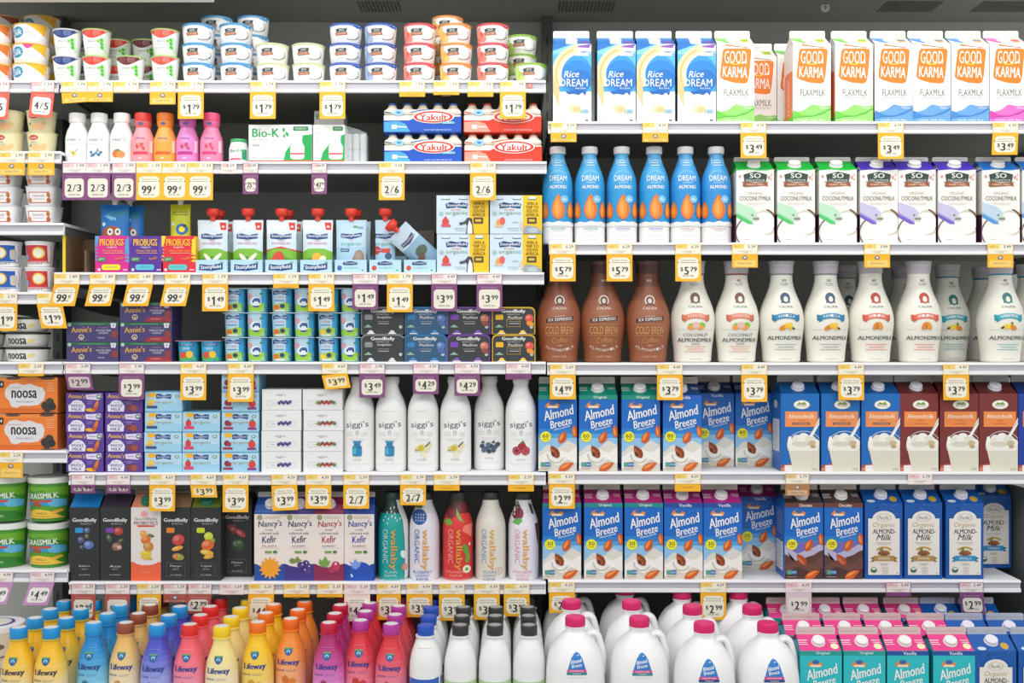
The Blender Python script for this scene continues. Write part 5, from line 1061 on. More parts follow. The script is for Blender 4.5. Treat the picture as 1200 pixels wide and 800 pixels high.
LW = {'yb': ('f5bb1e', 'f6dfae', '1893d6'), 'bb': ('1c86cc', '8fd0ec', '2a9fe0'), 'tn': ('e9b866', 'f4e2c0', '9a4f34'), 'in': ('4a55c4', 'aab4ec', '1e93dc'), 'pk': ('f2606e', 'f59ab4', 'e82c2c'), 'ly': ('f2dc8a', 'f4e6c6', 'f7d01c'),
      'yo': ('f6c21a', 'f4d87a', 'f2761c'), 'or': ('f58a2e', 'f6b48a', 'f26a18'), 'mg': ('b02a72', 'e08ad0', 'c4143c'), 'rp': ('dc3440', 'f08aa0', 'b8389a')}
for k, (b_, l_, c_) in LW.items(): B['lw_' + k] = (b_lifeway, (b_, l_, c_, '2b3a8c' if k != 'yb' else '3c3a4a'))
B['jg_b'] = (b_whitejug, ('1c50b8', '2f5fb8', '6a6a68', True)); B['jg_k'] = (b_whitejug, ('2e302f', 'b4cf98'))
B['lala'] = (t_cream, ()); B['sq'] = (t_square, ()); B['ct_b'] = (t_color, ('1f5aae', True)); B['ct_r'] = (t_color, ('cf3a40',)); B['noosa'] = (t_noosa, ()); B['noosab'] = (p_noosabox, ()); B['gr_v'] = (t_grass, ()); B['gr_p'] = (t_grass, (True,)); B['dk'] = (t_deck, ())

# ------------------------------------------------------------------ stocking the right bay
row('rice', 'blue and white rice drink carton', 'R1', [670.5, 722.5, 768.5, 816.5])
row('karma_g', 'white and green flaxmilk carton', 'R1', [862, 951.5, 1001])
row('karma_g', 'green flaxmilk carton set back', 'R1', [889, 932], yf=.115)
row('karma_b', 'white and blue flaxmilk carton', 'R1', [1047.5, 1092, 1137]); row('karma_p', 'pink-trimmed flaxmilk carton', 'R1', [1182])
row('alm_u', 'blue unsweetened almond drink bottle', 'R2', [653.5, 691]); row('alm_o', 'blue original almond drink bottle', 'R2', [728.5, 766.5]); row('alm_v', 'blue vanilla almond drink bottle', 'R2', [803, 839])
row('coco_g', 'green-topped coconut milk carton', 'R2', [885, 933, 982]); row('coco_p', 'purple-topped coconut milk carton', 'R2', [1030, 1074.5, 1121.5]); row('coco_b', 'blue-topped coconut milk carton', 'R2', [1173, 1220])
row('brew', 'brown cold brew coffee bottle', 'R3', [655, 706, 759]); row('cal_c', 'toasted coconut almond milk bottle', 'R3', [811.5, 863]); row('cal_v', 'blue-banner vanilla almond milk bottle', 'R3', [915.5, 967.5]); row('cal_o', 'red-banner original almond milk bottle', 'R3', [1020, 1076]); row('cal_t', 'teal-banner almond milk bottle', 'R3', [1172])
row('cal_t', 'teal-banner almond milk bottle set back', 'R3', [1110], yf=.12); row('cal_t', 'teal-banner almond milk bottle, back row', 'R3', [1153], yf=.2); row('cal_o', 'shadowed original almond milk bottle set back', 'R3', [1058], yf=.215)
row('cal_v', 'shadowed vanilla almond milk bottle set back', 'R3', [990], yf=.16); row('cal_t', 'almond milk bottle at the edge, set back', 'R3', [1206], yf=.10)
row('br_60', 'blue almond milk carton reading 60', 'R4', [653.5, 701, 751]); row('br_80', 'vanilla almond milk carton reading 80', 'R4', [799.5]); row('br_80', 'shaded almond milk carton set back', 'R4', [838.5, 883.5], yf=.10)
row('pac_b', 'blue almond milk carton with glass', 'R4', [937.5, 985, 1032]); row('pac_r', 'maroon almond milk carton with glass', 'R4', [1077, 1124, 1170]); row('pac_n', 'navy almond milk carton with glass', 'R4', [1216])
row('br_30', 'original almond milk carton reading 30', 'R5', [658.5, 707, 754.5]); row('br_30v', 'vanilla almond milk carton reading 30', 'R5', [801, 847]); row('br_30v', 'dim almond milk carton set back', 'R5', [889], yf=.11)
row('br_100', 'chocolate almond milk carton reading 100', 'R5', [942, 988.5]); row('org_o', 'organic almond milk carton, tan ribbon', 'R5', [1035.5, 1082]); row('org_v', 'organic almond milk carton, blue ribbon', 'R5', [1130.5]); row('org_v', 'organic almond milk carton set back', 'R5', [1164], yf=.13)

# ------------------------------------------------------------------ middle bay
row('coco_t_lb', 'light blue-rimmed coconut yogurt tub', 'L1', [233.5, 277.5], tiers=3, th=.0466)
row('coco_t_lb', 'blue-rimmed coconut yogurt tub set back', 'L1', [255, 297], yf=.10, tiers=4, th=.0466)
row('coco_t_cr', 'cream-rimmed coconut yogurt tub', 'L1', [320, 362], tiers=2, th=.0466)
row('coco_t_db', 'dark blue-rimmed coconut yogurt tub', 'L1', [405], tiers=3, th=.0466); row('coco_t_bb', 'blueberry coconut yogurt tub', 'L1', [446.5], tiers=3, th=.0466)
row('coco_t_rd', 'red-rimmed coconut yogurt tub', 'L1', [491.5, 577.5], tiers=3, th=.0466); row('coco_t_or', 'orange-rimmed coconut yogurt tub', 'L1', [534], tiers=3, th=.0466)
row('coco_t_or', 'orange-lidded coconut yogurt tub set back', 'L1', [525], yf=.10, tiers=4, th=.0466)
row('coco_t_gr', 'green-rimmed coconut yogurt tub', 'L1', [622], tiers=1); row('coco_t_gr', 'green-rimmed coconut yogurt tub set back', 'L1', [611], yf=.10, tiers=3, th=.0466)
row('cup_bl', 'blueberry yogurt cup', 'L1', [79], tiers=2, th=.0634); row('cup_st', 'strawberry yogurt cup', 'L1', [114], tiers=2, th=.0634); row('cup_ch', 'cherry yogurt cup', 'L1', [153.5], tiers=1)
row('cup_pc', 'red-topped yogurt cup', 'L1', [194], tiers=2, th=.0634); row('cup_ch', 'cherry yogurt cup set back', 'L1', [171], yf=.09, tiers=2, th=.0634)
row('cup_st', 'strawberry yogurt cup set back', 'L1', [139], yf=.09, tiers=2, th=.0634); row('cup_bl', 'blueberry yogurt cup set back', 'L1', [98], yf=.09, tiers=2, th=.0634)
row('sw_v', 'white vanilla yogurt drink bottle', 'L2', [91]); row('sw_b', 'white blueberry yogurt drink bottle', 'L2', [116.5]); row('sw_o', 'white apricot yogurt drink bottle', 'L2', [143])
row('sw_v', 'white yogurt drink bottle set back', 'L2', [103, 129.5, 155], yf=.075)
row('sp_r', 'pink kefir drink bottle, red cap', 'L2', [168]); row('sp_o', 'orange kefir drink bottle', 'L2', [194]); row('sp_m', 'purple-pink kefir drink bottle', 'L2', [220]); row('sp_p', 'pink kefir drink bottle, pink cap', 'L2', [248])
row('biokb', 'green-capped probiotic bottle', 'L2', [280]); row('biok', 'wide white and green probiotic box', 'L2', [328.5]); row('biok_n', 'narrow white and green probiotic box', 'L2', [385.5]); row('biok_t', 'tall white probiotic box standing behind', 'L2', [385.5], yf=.096); row('bag', 'bag of white tubes in clear film', 'L2', [416], yf=.03)
z2 = shelf_z('L2') + .0003
row('yak_b', 'blue five-bottle probiotic drink pack', 'L2', [495.5], tiers=2, th=.0705); row('yak_r', 'red five-bottle probiotic drink pack', 'L2', [589.5], tiers=2, th=.0705)
row('pb_m', 'magenta kids kefir box', 'L3', [131.5]); row('pb_p', 'purple kids kefir box', 'L3', [171]); row('pb_r', 'red kids kefir box', 'L3', [209.5]); row('etray', 'open empty tray with yellow edge', 'L3', [87])
put('bug_b', 'blue kefir pouch standing on box', 'on ' + SH['L3'][3], 133, .02, shelf_z('L3') + .088); put('bug_y', 'yellow kefir pouch standing on box', 'on ' + SH['L3'][3], 210, .02, shelf_z('L3') + .088)
put('bug_b', 'second blue kefir pouch lying behind', 'on ' + SH['L3'][3], 150, .04, shelf_z('L3') + .088, rz=10)
for k, px, d in (('banana', 248, 'banana yogurt pouch with green hill'), ('berry', 329, 'strawberry yogurt pouch'), ('peach', 371.5, 'peach banana yogurt pouch'), ('manatee', 411, 'light blue yogurt pouch with animal picture'), ('blend', 451, 'light blue berry yogurt pouch')):
    row('po_' + k, d, 'L3', [px] if k != 'banana' else [248, 289.5], yf=.012, dz=.0016)
row('po_berry', 'strawberry yogurt pouch set back', 'L3', [336], yf=.045, dz=.0016); row('po_manatee', 'light blue yogurt pouch set back', 'L3', [416], yf=.045, dz=.0016); row('po_banana', 'banana yogurt pouch set back', 'L3', [255], yf=.045, dz=.0016)
row('tr_big', 'light blue tray holding yogurt pouches', 'L3', [248, 289, 329.5, 370.5]); row('tr_blue', 'light blue tray with blue berry', 'L3', [411]); row('tr_red', 'light blue tray with red berry', 'L3', [451.5, 492])
row('brown', 'plain brown cardboard box', 'L3', [492], yf=.13)
lean = pouch(30, 56, 'e23a28', [R(-15, 0, 15, 56, '8fb4cc'), R(-15, 34, 15, 56, 'c4d8e6'), P([(-10, 42), (-10, 37), (0, 35), (10, 38), (10, 43), (0, 41)], '4a4a6a'), T('Stonyfield', 0, 39, 18, 3, 'd8dce6'), E(2, 20, 8, 6, '5a6a5a'), E(-4, 14, 5, 4, '7a5a4a')])
lean[0].location = (X_at(506, .03), .034, shelf_z('L3') + .027); lean[0].rotation_euler = (math.radians(18), math.radians(-48), 0); lean[0]['category'] = 'pouch'; lean[0]['group'] = 'yogurt pouches'
THINGS.append((lean[0], 'red-capped yogurt pouch leaning over sideways', 'on ' + SH['L3'][3], lean[0].location.x, lean[0].location.z, .03))
row('six_r', 'strawberry yogurt six-pack with yellow panel', 'L3', [542.5], tiers=2, th=.0912); row('six_p', 'peach yogurt six-pack with yellow panel', 'L3', [604.5], tiers=2, th=.0912)
row('ann_v', 'purple vanilla yogurt multipack', 'L4', [108.5], tiers=2, th=.0466); row('ann_d', 'purple and red yogurt multipack', 'L4', [171], tiers=3, th=.0466)
row('cupsg', 'low pack of baby yogurt cups', 'L4', [232], tiers=1)
row('cups0', 'joined fruit yogurt cup pack', 'L4', [286.5, 341.5], tiers=3, th=.0577); row('cups1', 'joined lemon yogurt cup pack', 'L4', [396.5], tiers=3, th=.0577)
for k, px, d in (('g', 448.5, 'grey'), ('b', 498, 'blue'), ('p', 549, 'purple'), ('y', 602, 'yellow')): row('sh_' + k, d + '-trimmed probiotic shot pack', 'L4', [px], tiers=2, th=.0645)
row('ann_b', 'purple banana whole milk yogurt box', 'L5', [99.5], tiers=4, th=.0466); row('ann_c', 'purple berry whole milk yogurt box', 'L5', [145.5], tiers=4, th=.0466)
row('sb_yellow', 'light blue banana yogurt multipack', 'L5', [191.5], tiers=4, th=.0474); row('sb_red', 'light blue strawberry yogurt multipack', 'L5', [235.5], tiers=3, th=.0474); row('sb_cherry', 'light blue cherry strawberry yogurt multipack', 'L5', [281.5], tiers=5, th=.0474)
row('sg_p', 'white blueberry yogurt box', 'L5', [329.5], tiers=4, th=.0486); row('sg_r', 'white strawberry yogurt box', 'L5', [378.5], tiers=4, th=.0486)
row('sig_churn', 'white plain kefir bottle', 'L5', [421, 458.5]); row('sig_vanilla', 'white vanilla kefir bottle', 'L5', [496, 534]); row('sig_blue', 'white blueberry kefir bottle', 'L5', [573.5], yf=.035); row('sig_rasp', 'white raspberry kefir bottle', 'L5', [610.5])
row('gb_b', 'black blueberry juice carton', 'L6', [99]); row('gb_p', 'black pomegranate juice carton', 'L6', [135]); row('gb_w', 'white and coral mango juice carton', 'L6', [171]); row('gb_o', 'black mango juice carton', 'L6', [206]); row('gb_g', 'black tropical juice carton', 'L6', [241.5]); row('gb_m', 'black watermelon juice carton', 'L6', [278], yf=.045)
row('kf_s', 'blue kefir carton with yellow sun', 'L6', [315.5]); row('kf_p', 'purple blackberry kefir carton', 'L6', [350.5]); row('kf_r', 'crimson raspberry kefir carton', 'L6', [385.5]); row('kf_b', 'blue blueberry kefir carton', 'L6', [421])
row('wl_t', 'teal kefir bottle', 'L6', [461]); row('wl_w', 'white blueberry kefir bottle', 'L6', [497.5]); row('wl_r', 'red strawberry kefir bottle', 'L6', [536.5]); row('wl_c', 'cream plain kefir bottle', 'L6', [575]); row('wl_s', 'white strawberry kefir bottle', 'L6', [613.5])

# ------------------------------------------------------------------ left bay
row('silk', 'yellow and white yogurt tub', 'F1', [37], tiers=1); z1 = shelf_z('F1') + .0003
put('silk_p', 'yellow yogurt tub with pink spot', 'on ' + SH['F1'][3], 37, .002, z1 + .0466); put('silk', 'topmost front yellow yogurt tub', 'on ' + SH['F1'][3], 37.5, .002, z1 + .0932)
row('silk_o', 'orange and white yogurt tub', 'F1', [-6], tiers=3, th=.0466)
row('silk_b', 'brown-edged yogurt tub set back', 'F1', [6], yf=.095, tiers=4, th=.0466); row('silk', 'yellow-edged yogurt tub set back', 'F1', [50], yf=.095, tiers=4, th=.0466)
row('lala', 'cream yogurt tub with red oval', 'F2', [11, 49.5], tiers=2, th=.0506)
row('sq', 'square white cheese tub', 'F3', [6, 52], tiers=3, th=.0446)
row('ct_b', 'blue yogurt tub', 'F4', [9.5], tiers=2, th=.0606); row('ct_r', 'red yogurt tub', 'F4', [47], tiers=2, th=.0606)
row('noosa', 'low white yogurt tub, black rim', 'F5', [-20, 33], tiers=3, th=.0354)
row('noosab', 'orange yogurt multipack', 'F6', [33], tiers=2, th=.086)
row('gr_v', 'green vanilla yogurt tub', 'F7', [58.5], tiers=2, th=.1086); row('gr_p', 'green plain yogurt tub', 'F7', [8], tiers=2, th=.1086)

# ------------------------------------------------------------------ lower deck: bottles in ranks running back
DK = 'on the bottom deck'
DZ = DECK_Z + .0005
def rank(key, desc, px, y0, n, dy=.0805, drift=0.0):
    """a rank of n bottles, the first one's middle at px in the picture at depth y0"""
    x = X_at(px, y0)
    for i in range(n):
        put(key, desc, DK, 0, y0 - proto(key)[1] / 2 + i * dy, DZ, x=x + drift * i)
def rank_n(key, desc, px, y0, n, dy=.0805, drift=0.0): rank(key, desc, px, y0, n, dy, drift)
rank('lw_yb', 'yellow kefir bottle, blue cap', 22, -.24, 4, drift=.0)
rank('lw_yb', 'yellow kefir bottle, blue cap', 60, -.24, 4)
rank('lw_bb', 'blue kefir bottle, blue cap', 110, -.20, 4); rank('lw_tn', 'tan kefir bottle, brown cap', 147.5, -.20, 4); rank('lw_in', 'indigo kefir bottle, blue cap', 184.5, -.215, 4)
rank('lw_pk', 'pink kefir bottle, red cap', 222.5, -.215, 4); rank('lw_ly', 'pale yellow kefir bottle, yellow cap', 260, -.23, 4); rank('lw_yo', 'yellow kefir bottle, orange cap', 302, -.195, 3)
rank('lw_or', 'orange kefir bottle', 341, -.165, 3); rank('lw_mg', 'magenta kefir bottle, crimson cap', 385.5, -.2, 4); rank('lw_rp', 'red kefir bottle, purple cap', 422.5, -.18, 4); rank('lw_rp', 'red kefir bottle, purple cap', 458.5, -.21, 4)
rank('jg_b', 'white milk bottle, blue cap', 499, -.22, 4); rank('jg_k', 'white milk bottle, black cap', 539.5, -.22, 4); rank('jg_k', 'white milk bottle, black cap', 580, -.22, 4); rank('jg_k', 'white milk bottle, black cap', 620, -.22, 4)
rank('jug_t', 'white milk jug, pink cap', 674, -.235, 3, dy=.15); rank('jug_t', 'white milk jug, pink cap', 749, -.24, 3, dy=.15); rank('jug_n', 'white milk jug, pink cap, navy label', 825, -.285, 3, dy=.15); rank('jug_n', 'white milk jug, pink cap, navy label', 899.5, -.285, 3, dy=.15)
for px, k, d in ((962, 'teal_o', 'pink-topped original almond coconut carton'), (1013, 'teal_o', 'pink-topped original almond coconut carton'), (1064, 'teal_v', 'pink-topped vanilla almond coconut carton'), (1118, 'teal_v', 'pink-topped vanilla almond coconut carton'), (1166.5, 'org_d', 'blue organic almond milk carton'), (1218, 'org_d', 'blue organic almond milk carton')):
    x = X_at(px, -.288)
    for yy in (-.245, -.125, .03): put(k, d, DK, 0, yy - .0434, DZ, x=x)
put('dk', 'large white yogurt tub, purple-printed lid', DK, 0, -.13, DZ + .085, x=X_at(-6, -.07)); 
root, d_, r_, c_ = tub('yogurt_tub', 33, 30, 42, 'e6dfd0', [R(-25, 10, 25, 30, 'a9a095')], 'ece9ef', rim=6)
root.location = (X_at(-6, -.07), -.13 + .062, DZ); root['category'] = 'tub'; root['group'] = 'large yogurt tubs on the deck'
THINGS.append((root, 'large yogurt tub underneath another', DK, root.location.x, DZ, -.07))

# ------------------------------------------------------------------ price cards hanging from the shelf lips
CARD = {'Y': ('f5b31c', 'f0ead6', 'yellow'), 'P': ('7f4577', 'e6e0cf', 'purple'), 'R': ('b5564a', 'ebe3d0', 'brick-red'), 'O': ('e8604e', 'f6efe8', 'coral'), 'V': ('c48fc0', 'f3ece8', 'lilac'), 'W': ('f0dccb', 'f4efe4', 'cream'), 'G': ('b07a4a', 'e9dcc4', 'brown'), 'K': ('e6cfd6', 'f0ece2', 'pale pink')}
TAGS = []
def price_art(price, z, big=8.5):
    """figures centred at height z"""
    out = []
    if price.startswith('$'):
        d, c = price[1:].split('.')
        n = len(d)
        if n > 1: return [T('$', -5.4, z + 1, 1.6, 3, INK), T(d, -1.2, z, 5.6, 6, INK, 0, 0, .05), T(c, 4.2, z + 1.4, 3.6, 3.2, INK, 0, 0, .02)]
        out += [T('$', -7.4 - (n - 1) * 1.4, z + 1.6, 3.2, 5, INK, 0, 0, .02), (T(d, -1.8, z, 5.2, big + .6, INK, 0, 0, .06) if d != '1' else P([(-2.2, z - 4.8), (-.2, z - 4.8), (-.2, z + 4.8), (-1.7, z + 4.8), (-3.8, z + 3.1), (-3.8, z + 1.5), (-2.2, z + 2.4)], INK)), T(c, 6.2, z + 1.8, 8, 5.4, INK, 0, 0, .045)]
    elif price == '99c': out += [T('99', -2.6, z, 12, big + .4, INK, 0, 0, .05), T('¢', 6.6, z + 2, 3, 5, INK, 0, 0, .01)]
    elif price: 
        a, b = price.split('/'); out += [T(a, -5.6, z, 5, big, INK, 0, 0, .045), T('/', 0, z, 3.4, big - 1, INK), T(b, 6, z, 5, big, INK, 0, 0, .045), T('$', 2.6, z + 2.6, 1.2, 2.4, INK)]
    return out
TC = {}
def tag(sh, px, kind, price='', strip='1.79', h=None, tilt=0, fold=0, w=30, skew=0):
    """shelf label in the channel plus (optionally) the hanging card"""
    z = shelf_z(sh); X = X_at(px, -.0165)
    c, inner, cname = CARD[kind]
    if h is None: h = 31 if price else 0
    key = (kind, price, strip, h, tilt, fold, w, skew)
    lipz = -.0035
    if key in TC: root = copy_tree(TC[key])
    else:
        root = empty('price_tag'); TC[key] = root
        s = M(PX); s.box(-w / 2, w / 2, 0, .35, -12.5, 0, 'efe7d2' if kind in 'YG' else 'eedfd6', .1)
        sa = [R(-w / 2, -12.4, w / 2, -.1, mixc(c, 'ffffff', .15)), R(-w / 2 + .7, -11.6, w / 2 - .7, -.7, 'f3edd9' if kind in 'YG' else 'f1e6e2'), R(-w / 2 + .7, -5.6, -1, -.7, {'Y': 'f0cf6a', 'G': 'e0c48a'}.get(kind, 'e8c4c4')), T('UNIT', -w / 2 + 6, -3, 5, 1.8, 'b07a3a'),
              T(strip, w / 2 - 7, -3.2, 8.6, 3.2, '5a4f42', 0, 0, .015), R(-8, -8.6, 8, -8.1, 'c0b08a'), T('0 12345', 0, -10, 8, 1.5, 'a09070')]
        s.art(sa, flat(0)); s.build('shelf_label', root)
        if h > 0:
            k = M(PX); cd = M(PX)
            a = [R(-w / 2, -h, w / 2, 0, c)]
            cd.art([R(-w / 2, -h, w / 2, 0, c)], lambda x, z_, off: (x, .2, z_), (4, 4))
            if price and h >= 21:
                a += [RR(-w / 2 + 2.8, -h + 3, w / 2 - 2.8, -3.2 if kind in 'YW' else -5.6, 4 if kind != 'Y' else 5.5, inner)]
                zt = -6.6
                if kind in 'YW': a += [T('Gluten Free', 0, -6.4, 18, 2.2, '8a7a52', 0, 0, .01), R(-9, -9.4, 9, -8.9, '6a6250'), P([(-12.4, -10), (-10.8, -9), (-12.4, -8)], INK), P([(12.4, -10), (10.8, -9), (12.4, -8)], INK)]
                else: a += [T('Member Special', 0, -3.4, 18, 1.8, mixc(c, 'ffffff', .5), 0, 0, .01)]
                a += price_art(price, -h / 2 - 3.2 if kind in 'YW' else -h / 2 - 1.2) + [T('SAVE 30¢', 0, -h + 6.2, 13, 2.1, '55503f', 0, 0, .015)]
            elif price: a += [RR(-w / 2 + 2.8, -h + 2.4, w / 2 - 2.8, -3, 2.5, mixc(inner, c, .25))] + price_art(price, -h / 2 - .8, 6.5 if h > 12 else 4)
            else:
                a += [E(0, -3.4, 3.2, 2.6, '6a6a7a') if h >= 9 else R(-8, -3, 8, -2.4, mixc(c, '303030', .35)), E(0, -3.2, 1.8, 1.4, 'd8cfc0') if h >= 9 else R(-5, -4, 5, -3.6, mixc(c, '303030', .3))]
                if h >= 9: a += [R(-w / 2 + 2.4, -h + 1, w / 2 - 2.4, -6.6, mixc(c, 'f4ead0', .45)), T('Gluten Free', 0, -h / 2 - 3.4 + (1 if h > 13 else .6), 16, 2, '8a4a2a' if kind == 'Y' else INK, 0, 0, .015)]
            cd.art(a, flat(0), (4, 4))
            if skew: cd.v = [(x + skew * z_, y, z_) for x, y, z_ in cd.v]
            # slight outward curl of the paper
            cd.v = [(x, y - .9 * (max(0, -z_) / 31) ** 2 * (1 + .6 * math.sin(x * .2)), z_) for x, y, z_ in cd.v]
            o = cd.build('price_card', root)
            o.location = (0, -.0004, -12.6 * PX)
            o.rotation_euler = (math.radians(fold), math.radians(tilt), 0)
    root.location = (X, -.0152, z + lipz)
    root['category'] = 'price tag'
    TAGS.append((root, cname, kind, price, h, sh, X))
T1 = '$1.79'
for px, k, p, st, kw in ((-4, 'O', '4/5', '1.59', dict(tilt=4)), (50, 'O', '4/5', '1.59', dict(h=29, tilt=6, w=27))): tag('F1', px, k, p, st, **kw)
for px, p, h, kw in ((87, '', 12, dict(tilt=-4)), (117, '', 11, {}), (147.5, '', 0, {}), (190.5, '', 14, {}), (223.5, T1, 31, {}), (308, T1, 31, {}), (389.5, T1, 31, {}), (483, '', 5, {}), (523, '', 3, {}), (563, '', 5, {}), (601, T1, 31, {})): tag('L1', px, 'Y', p, h=h, **kw)
for px, w in ((87, 28), (114.5, 29), (145, 28)): tag('L2', px, 'P', '2/3', '1.99', w=w)
for px in (174.5, 204.5, 234.5): tag('L2', px, 'Y', '99c', '1.39')
tag('L2', 268, 'W', '', '2.59', h=0, w=18); tag('L2', 293.5, 'P', '$25.99', '29.99', w=18, h=24); tag('L2', 374, 'P', '$41.99', '44.99', w=18, h=24)
tag('L2', 459, 'Y', '2/6', '3.29'); tag('L2', 566, 'Y', '2/6', '3.29')
for px in (78, 120, 164, 208): tag('L3', px, 'Y', '99c', '1.89', h=25, skew=.22, w=30)
tag('L3', 252, 'Y', '$1.49', '1.79'); tag('L3', 335, 'Y', '', '1.79', h=4); tag('L3', 376.5, 'Y', '$1.49', '1.79'); tag('L3', 428, 'P', '$1.49', '1.79', h=29); tag('L3', 468.5, 'Y', '$1.49', '1.79', h=32); tag('L3', 520.5, 'P', '$3.99', '4.49'); tag('L3', 573.5, 'P', '$3.99', '4.49')
tag('F5', 36, 'Y', '', '2.39', h=2); tag('L4', 91, 'P', '$2.99', '3.49', h=18, skew=-.2); tag('L4', 154, 'P', '$2.99', '3.49', h=29); tag('L4', 226.5, 'Y', '$3.99', '4.69', h=30); tag('L4', 282, 'Y', '$3.99', '4.69', h=32); tag('L4', 392, 'Y', '$3.99', '4.69', h=17, tilt=-5, skew=-.15); tag('L4', 436, 'P', '$3.49', '3.99', h=27); tag('L4', 499, 'P', '$4.29', '4.99', h=23); tag('L4', 547.5, 'P', '$4.29', '4.99', h=25); tag('L4', 607.5, 'P', '', '4.49', h=6)
tag('L5', 97, 'P', '$3.99', '4.49', h=9, w=28); tag('L5', 138.5, 'P', '$3.99', '4.49', h=9, w=28); tag('L5', 190, 'Y', '$3.99', '4.69', h=30); tag('L5', 238, 'Y', '$3.99', '4.69', h=14, skew=-.12); tag('L5', 276, 'Y', '$3.99', '4.69', h=31); tag('L5', 333, 'Y', '$3.99', '4.59', h=29, tilt=-3); tag('L5', 373, 'Y', '$3.99', '4.59', h=27); tag('L5', 417.5, 'Y', '2/7', '3.79', h=27); tag('L5', 484, 'Y', '2/7', '3.79', h=23); tag('L5', 523.5, 'Y', '', '3.79', h=6); tag('L5', 610.5, 'Y', '', '3.79', h=7)
tag('L6', 97.5, 'R', '$2.99', '3.39', h=30, w=28); tag('L6', 137.5, 'R', '$2.99', '3.39', h=31, w=29); tag('L6', 174.5, 'Y', '$2.99', '3.39', h=32, w=28); tag('L6', 205, 'R', '', '3.39', h=9, w=27); tag('L6', 234, 'R', '$2.99', '3.39', h=22, skew=.2, w=28); tag('L6', 271.5, 'W', '', '3.59', h=0, w=28)
tag('L6', 306, 'Y', '$4.49', '5.39', h=33, skew=.06); tag('L6', 347.5, 'Y', '', '5.39', h=3); tag('L6', 386.5, 'Y', '', '5.39', h=3); tag('L6', 418.5, 'W', '$4.49', '5.39', h=31); tag('L6', 455.5, 'Y', '$3.99', '4.99', h=29, w=28); tag('L6', 491.5, 'Y', '$3.99', '4.99', h=26); tag('L6', 529.5, 'Y', '$3.99', '4.99', h=30); tag('L6', 570.5, 'Y', '$3.99', '4.99', h=29); tag('L6', 605.5, 'Y', '$3.99', '4.99', h=25)
tag('F2', 13.5, 'Y', '', '2.99', h=14, w=31); tag('F2', 48, 'Y', '', '2.99', h=14, w=31); tag('F4', 5, 'Y', '$1.99', '2.39', h=31); tag('F4', 58, 'Y', '$1.99', '2.39', h=28, skew=-.2); tag('F6', 12.5, 'Y', '', '2.29', h=17, w=28); tag('F7', 0, 'V', '$4.49', '4.99', h=25, skew=.3); tag('F7', 49, 'V', '$4.49', '4.99', h=26, skew=.3, w=29)
tag('R1', 660.5, 'Y', '', '4.39', h=10); tag('R1', 768, 'Y', '', '4.39', h=10); tag('R1', 883, 'Y', '$3.49', '4.39', h=29); tag('R1', 1044, 'Y', '$3.49', '4.39', h=30); tag('R1', 1178.5, 'Y', '$3.49', '4.39', h=25, skew=.06)
for px in (659.5, 726, 806.5): tag('R2', px, 'Y', '$5.79', '6.29')
for px, st in ((873, '5.39'), (1028, '3.99'), (1172.5, '3.99')): tag('R2', px, 'Y', '', st, h=15)
tag('R3', 659.5, 'Y', '$4.99', '5.69', h=28); tag('R3', 785, 'Y', '$3.79', '4.49', h=29); tag('R3', 884, 'Y', '$3.79', '4.49', h=31); tag('R3', 997.5, 'Y', '$3.79', '4.49', h=29); tag('R3', 1120.5, 'Y', '$3.79', '4.49', h=29)
tag('R4', 658.5, 'Y', '$2.99', '4.29', h=28); tag('R4', 806, 'Y', '', '4.29', h=8); tag('R4', 934.5, 'G', '', '3.79', h=13, w=28); tag('R4', 1078.5, 'W', '', '3.79', h=0, w=28)
tag('R5', 658.5, 'Y', '$2.99', '4.29', h=23); tag('R5', 836, 'Y', '$2.99', '4.29', h=31); tag('R5', 936, 'K', '$2.99', '4.29', h=26); tag('R5', 1053, 'P', '', '3.49', h=4, w=29); tag('R5', 1138.5, 'P', '$2.99', '3.49', h=25, skew=-.1, w=28)
# small red sticker on the top middle shelf lip
m = M(PX); m.box(-2.4, 2.4, 0, .3, -5.4, 0, 'd8503f', .05); m.art([R(-1.6, -4.6, 1.6, -2.9, 'f0b0a4'), R(-1.6, -2.3, 1.6, -.8, 'f0b0a4')], flat(0))
o = m.build('shelf_sticker'); o.location = (X_at(621, -.015), -.0152, shelf_z('L1') - .008); o['label'] = 'tiny red square sticker on the top shelf lip'; o['category'] = 'sticker'
# roundel and notice on the cooler's upper back wall
m = M(PX); m.lathe([(6, 0), (6, .6), (5.4, .9)], 'd9dad4', seg=28); m.v = [(x, -z, y) for x, y, z in m.v]
m.art([R(-3.4, .5, 3.4, 1.3, '5d625c'), R(-2.6, -1.6, 2.6, -.8, '5d625c'), R(-.4, -3.4, .4, 3.4, '5d625c')], flat(-.8))
o = m.build('round_badge'); o.location = (X_at(967, .30), .30, 2.0225); o['label'] = 'small round silver badge under the cooler roof'; o['category'] = 'badge'

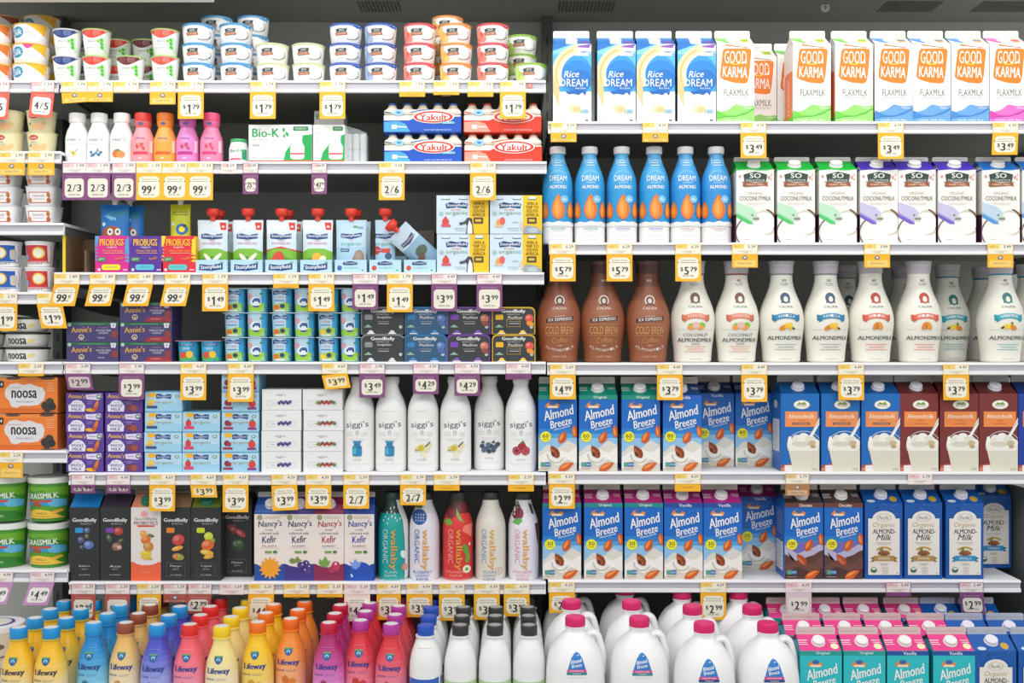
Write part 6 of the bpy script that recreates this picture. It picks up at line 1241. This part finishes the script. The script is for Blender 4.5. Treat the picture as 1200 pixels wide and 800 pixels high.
# ------------------------------------------------------------------ labels: what it is, and which one
def ordinal(i, n):
    if n == 1: return ''
    if n == 2: return ('left one', 'right one')[i]
    if i == 0: return 'leftmost'
    if i == n - 1: return 'rightmost'
    return WORDN[i] + ' from left'
def cluster(vals, tol):
    vs = sorted(vals); out = [[vs[0]]]
    for v in vs[1:]:
        if v - out[-1][-1] > tol: out.append([v])
        else: out[-1].append(v)
    cs = [sum(c) / len(c) for c in out]
    return lambda v: min(range(len(cs)), key=lambda k: abs(cs[k] - v)), len(cs)
by = {}
for t in THINGS: by.setdefault((t[1], t[2]), []).append(t)
for (desc, where), ts in by.items():
    fx, nx = cluster([t[3] for t in ts], .02); fz, nz = cluster([t[4] for t in ts], .01); fy, ny = cluster([t[5] for t in ts], .05)
    ranks = 'deck' in where
    if ranks: fy, ny = None, 0
    for (o, _, _, x, z, y) in ts:
        parts = [desc]
        c = ordinal(fx(x), nx)
        if ranks and nx > 1: c = c.replace(' one', ' rank') if ' one' in c else c + ' rank'
        if c: parts.append(c)
        if nz > 1:
            col_n = len([t for t in ts if fx(t[3]) == fx(x)]); k = fz(z)
            parts.append('topmost' if k == nz - 1 else 'lowest tier' if k == 0 else (WORDN[k] + ' tier up'))
        if ranks:
            same = sorted([t[5] for t in ts if fx(t[3]) == fx(x)]); r = same.index(y)
            if len(same) > 1: parts.append('front row' if r == 0 else WORDN[r] + ' row back')
        parts.append(where)
        o['label'] = ', '.join(parts)
tb = {}
for t in TAGS: tb.setdefault((t[1], t[5]), []).append(t)
for (cn, sh), ts in tb.items():
    ts.sort(key=lambda t: t[6])
    ph = SH[sh][3].replace(' shelf,', ' shelf of').replace('of ', 'of ')
    for i, t in enumerate(ts):
        root, _, kind, price, h = t[:5]
        if price and h > 15: d = cn + ' price tag reading ' + price.replace('99c', '99 cents')
        elif h > 0: d = 'short ' + cn + ' price tag'
        else: d = 'narrow ' + cn + ' shelf price strip'
        o_ = ordinal(i, len(ts)).replace(' one', ' ' + 'one')
        root['label'] = d + (', ' + o_ + ' of its colour' if o_ else '') + ', ' + SH[sh][3]
        root['group'] = 'price tags along the shelf edges'
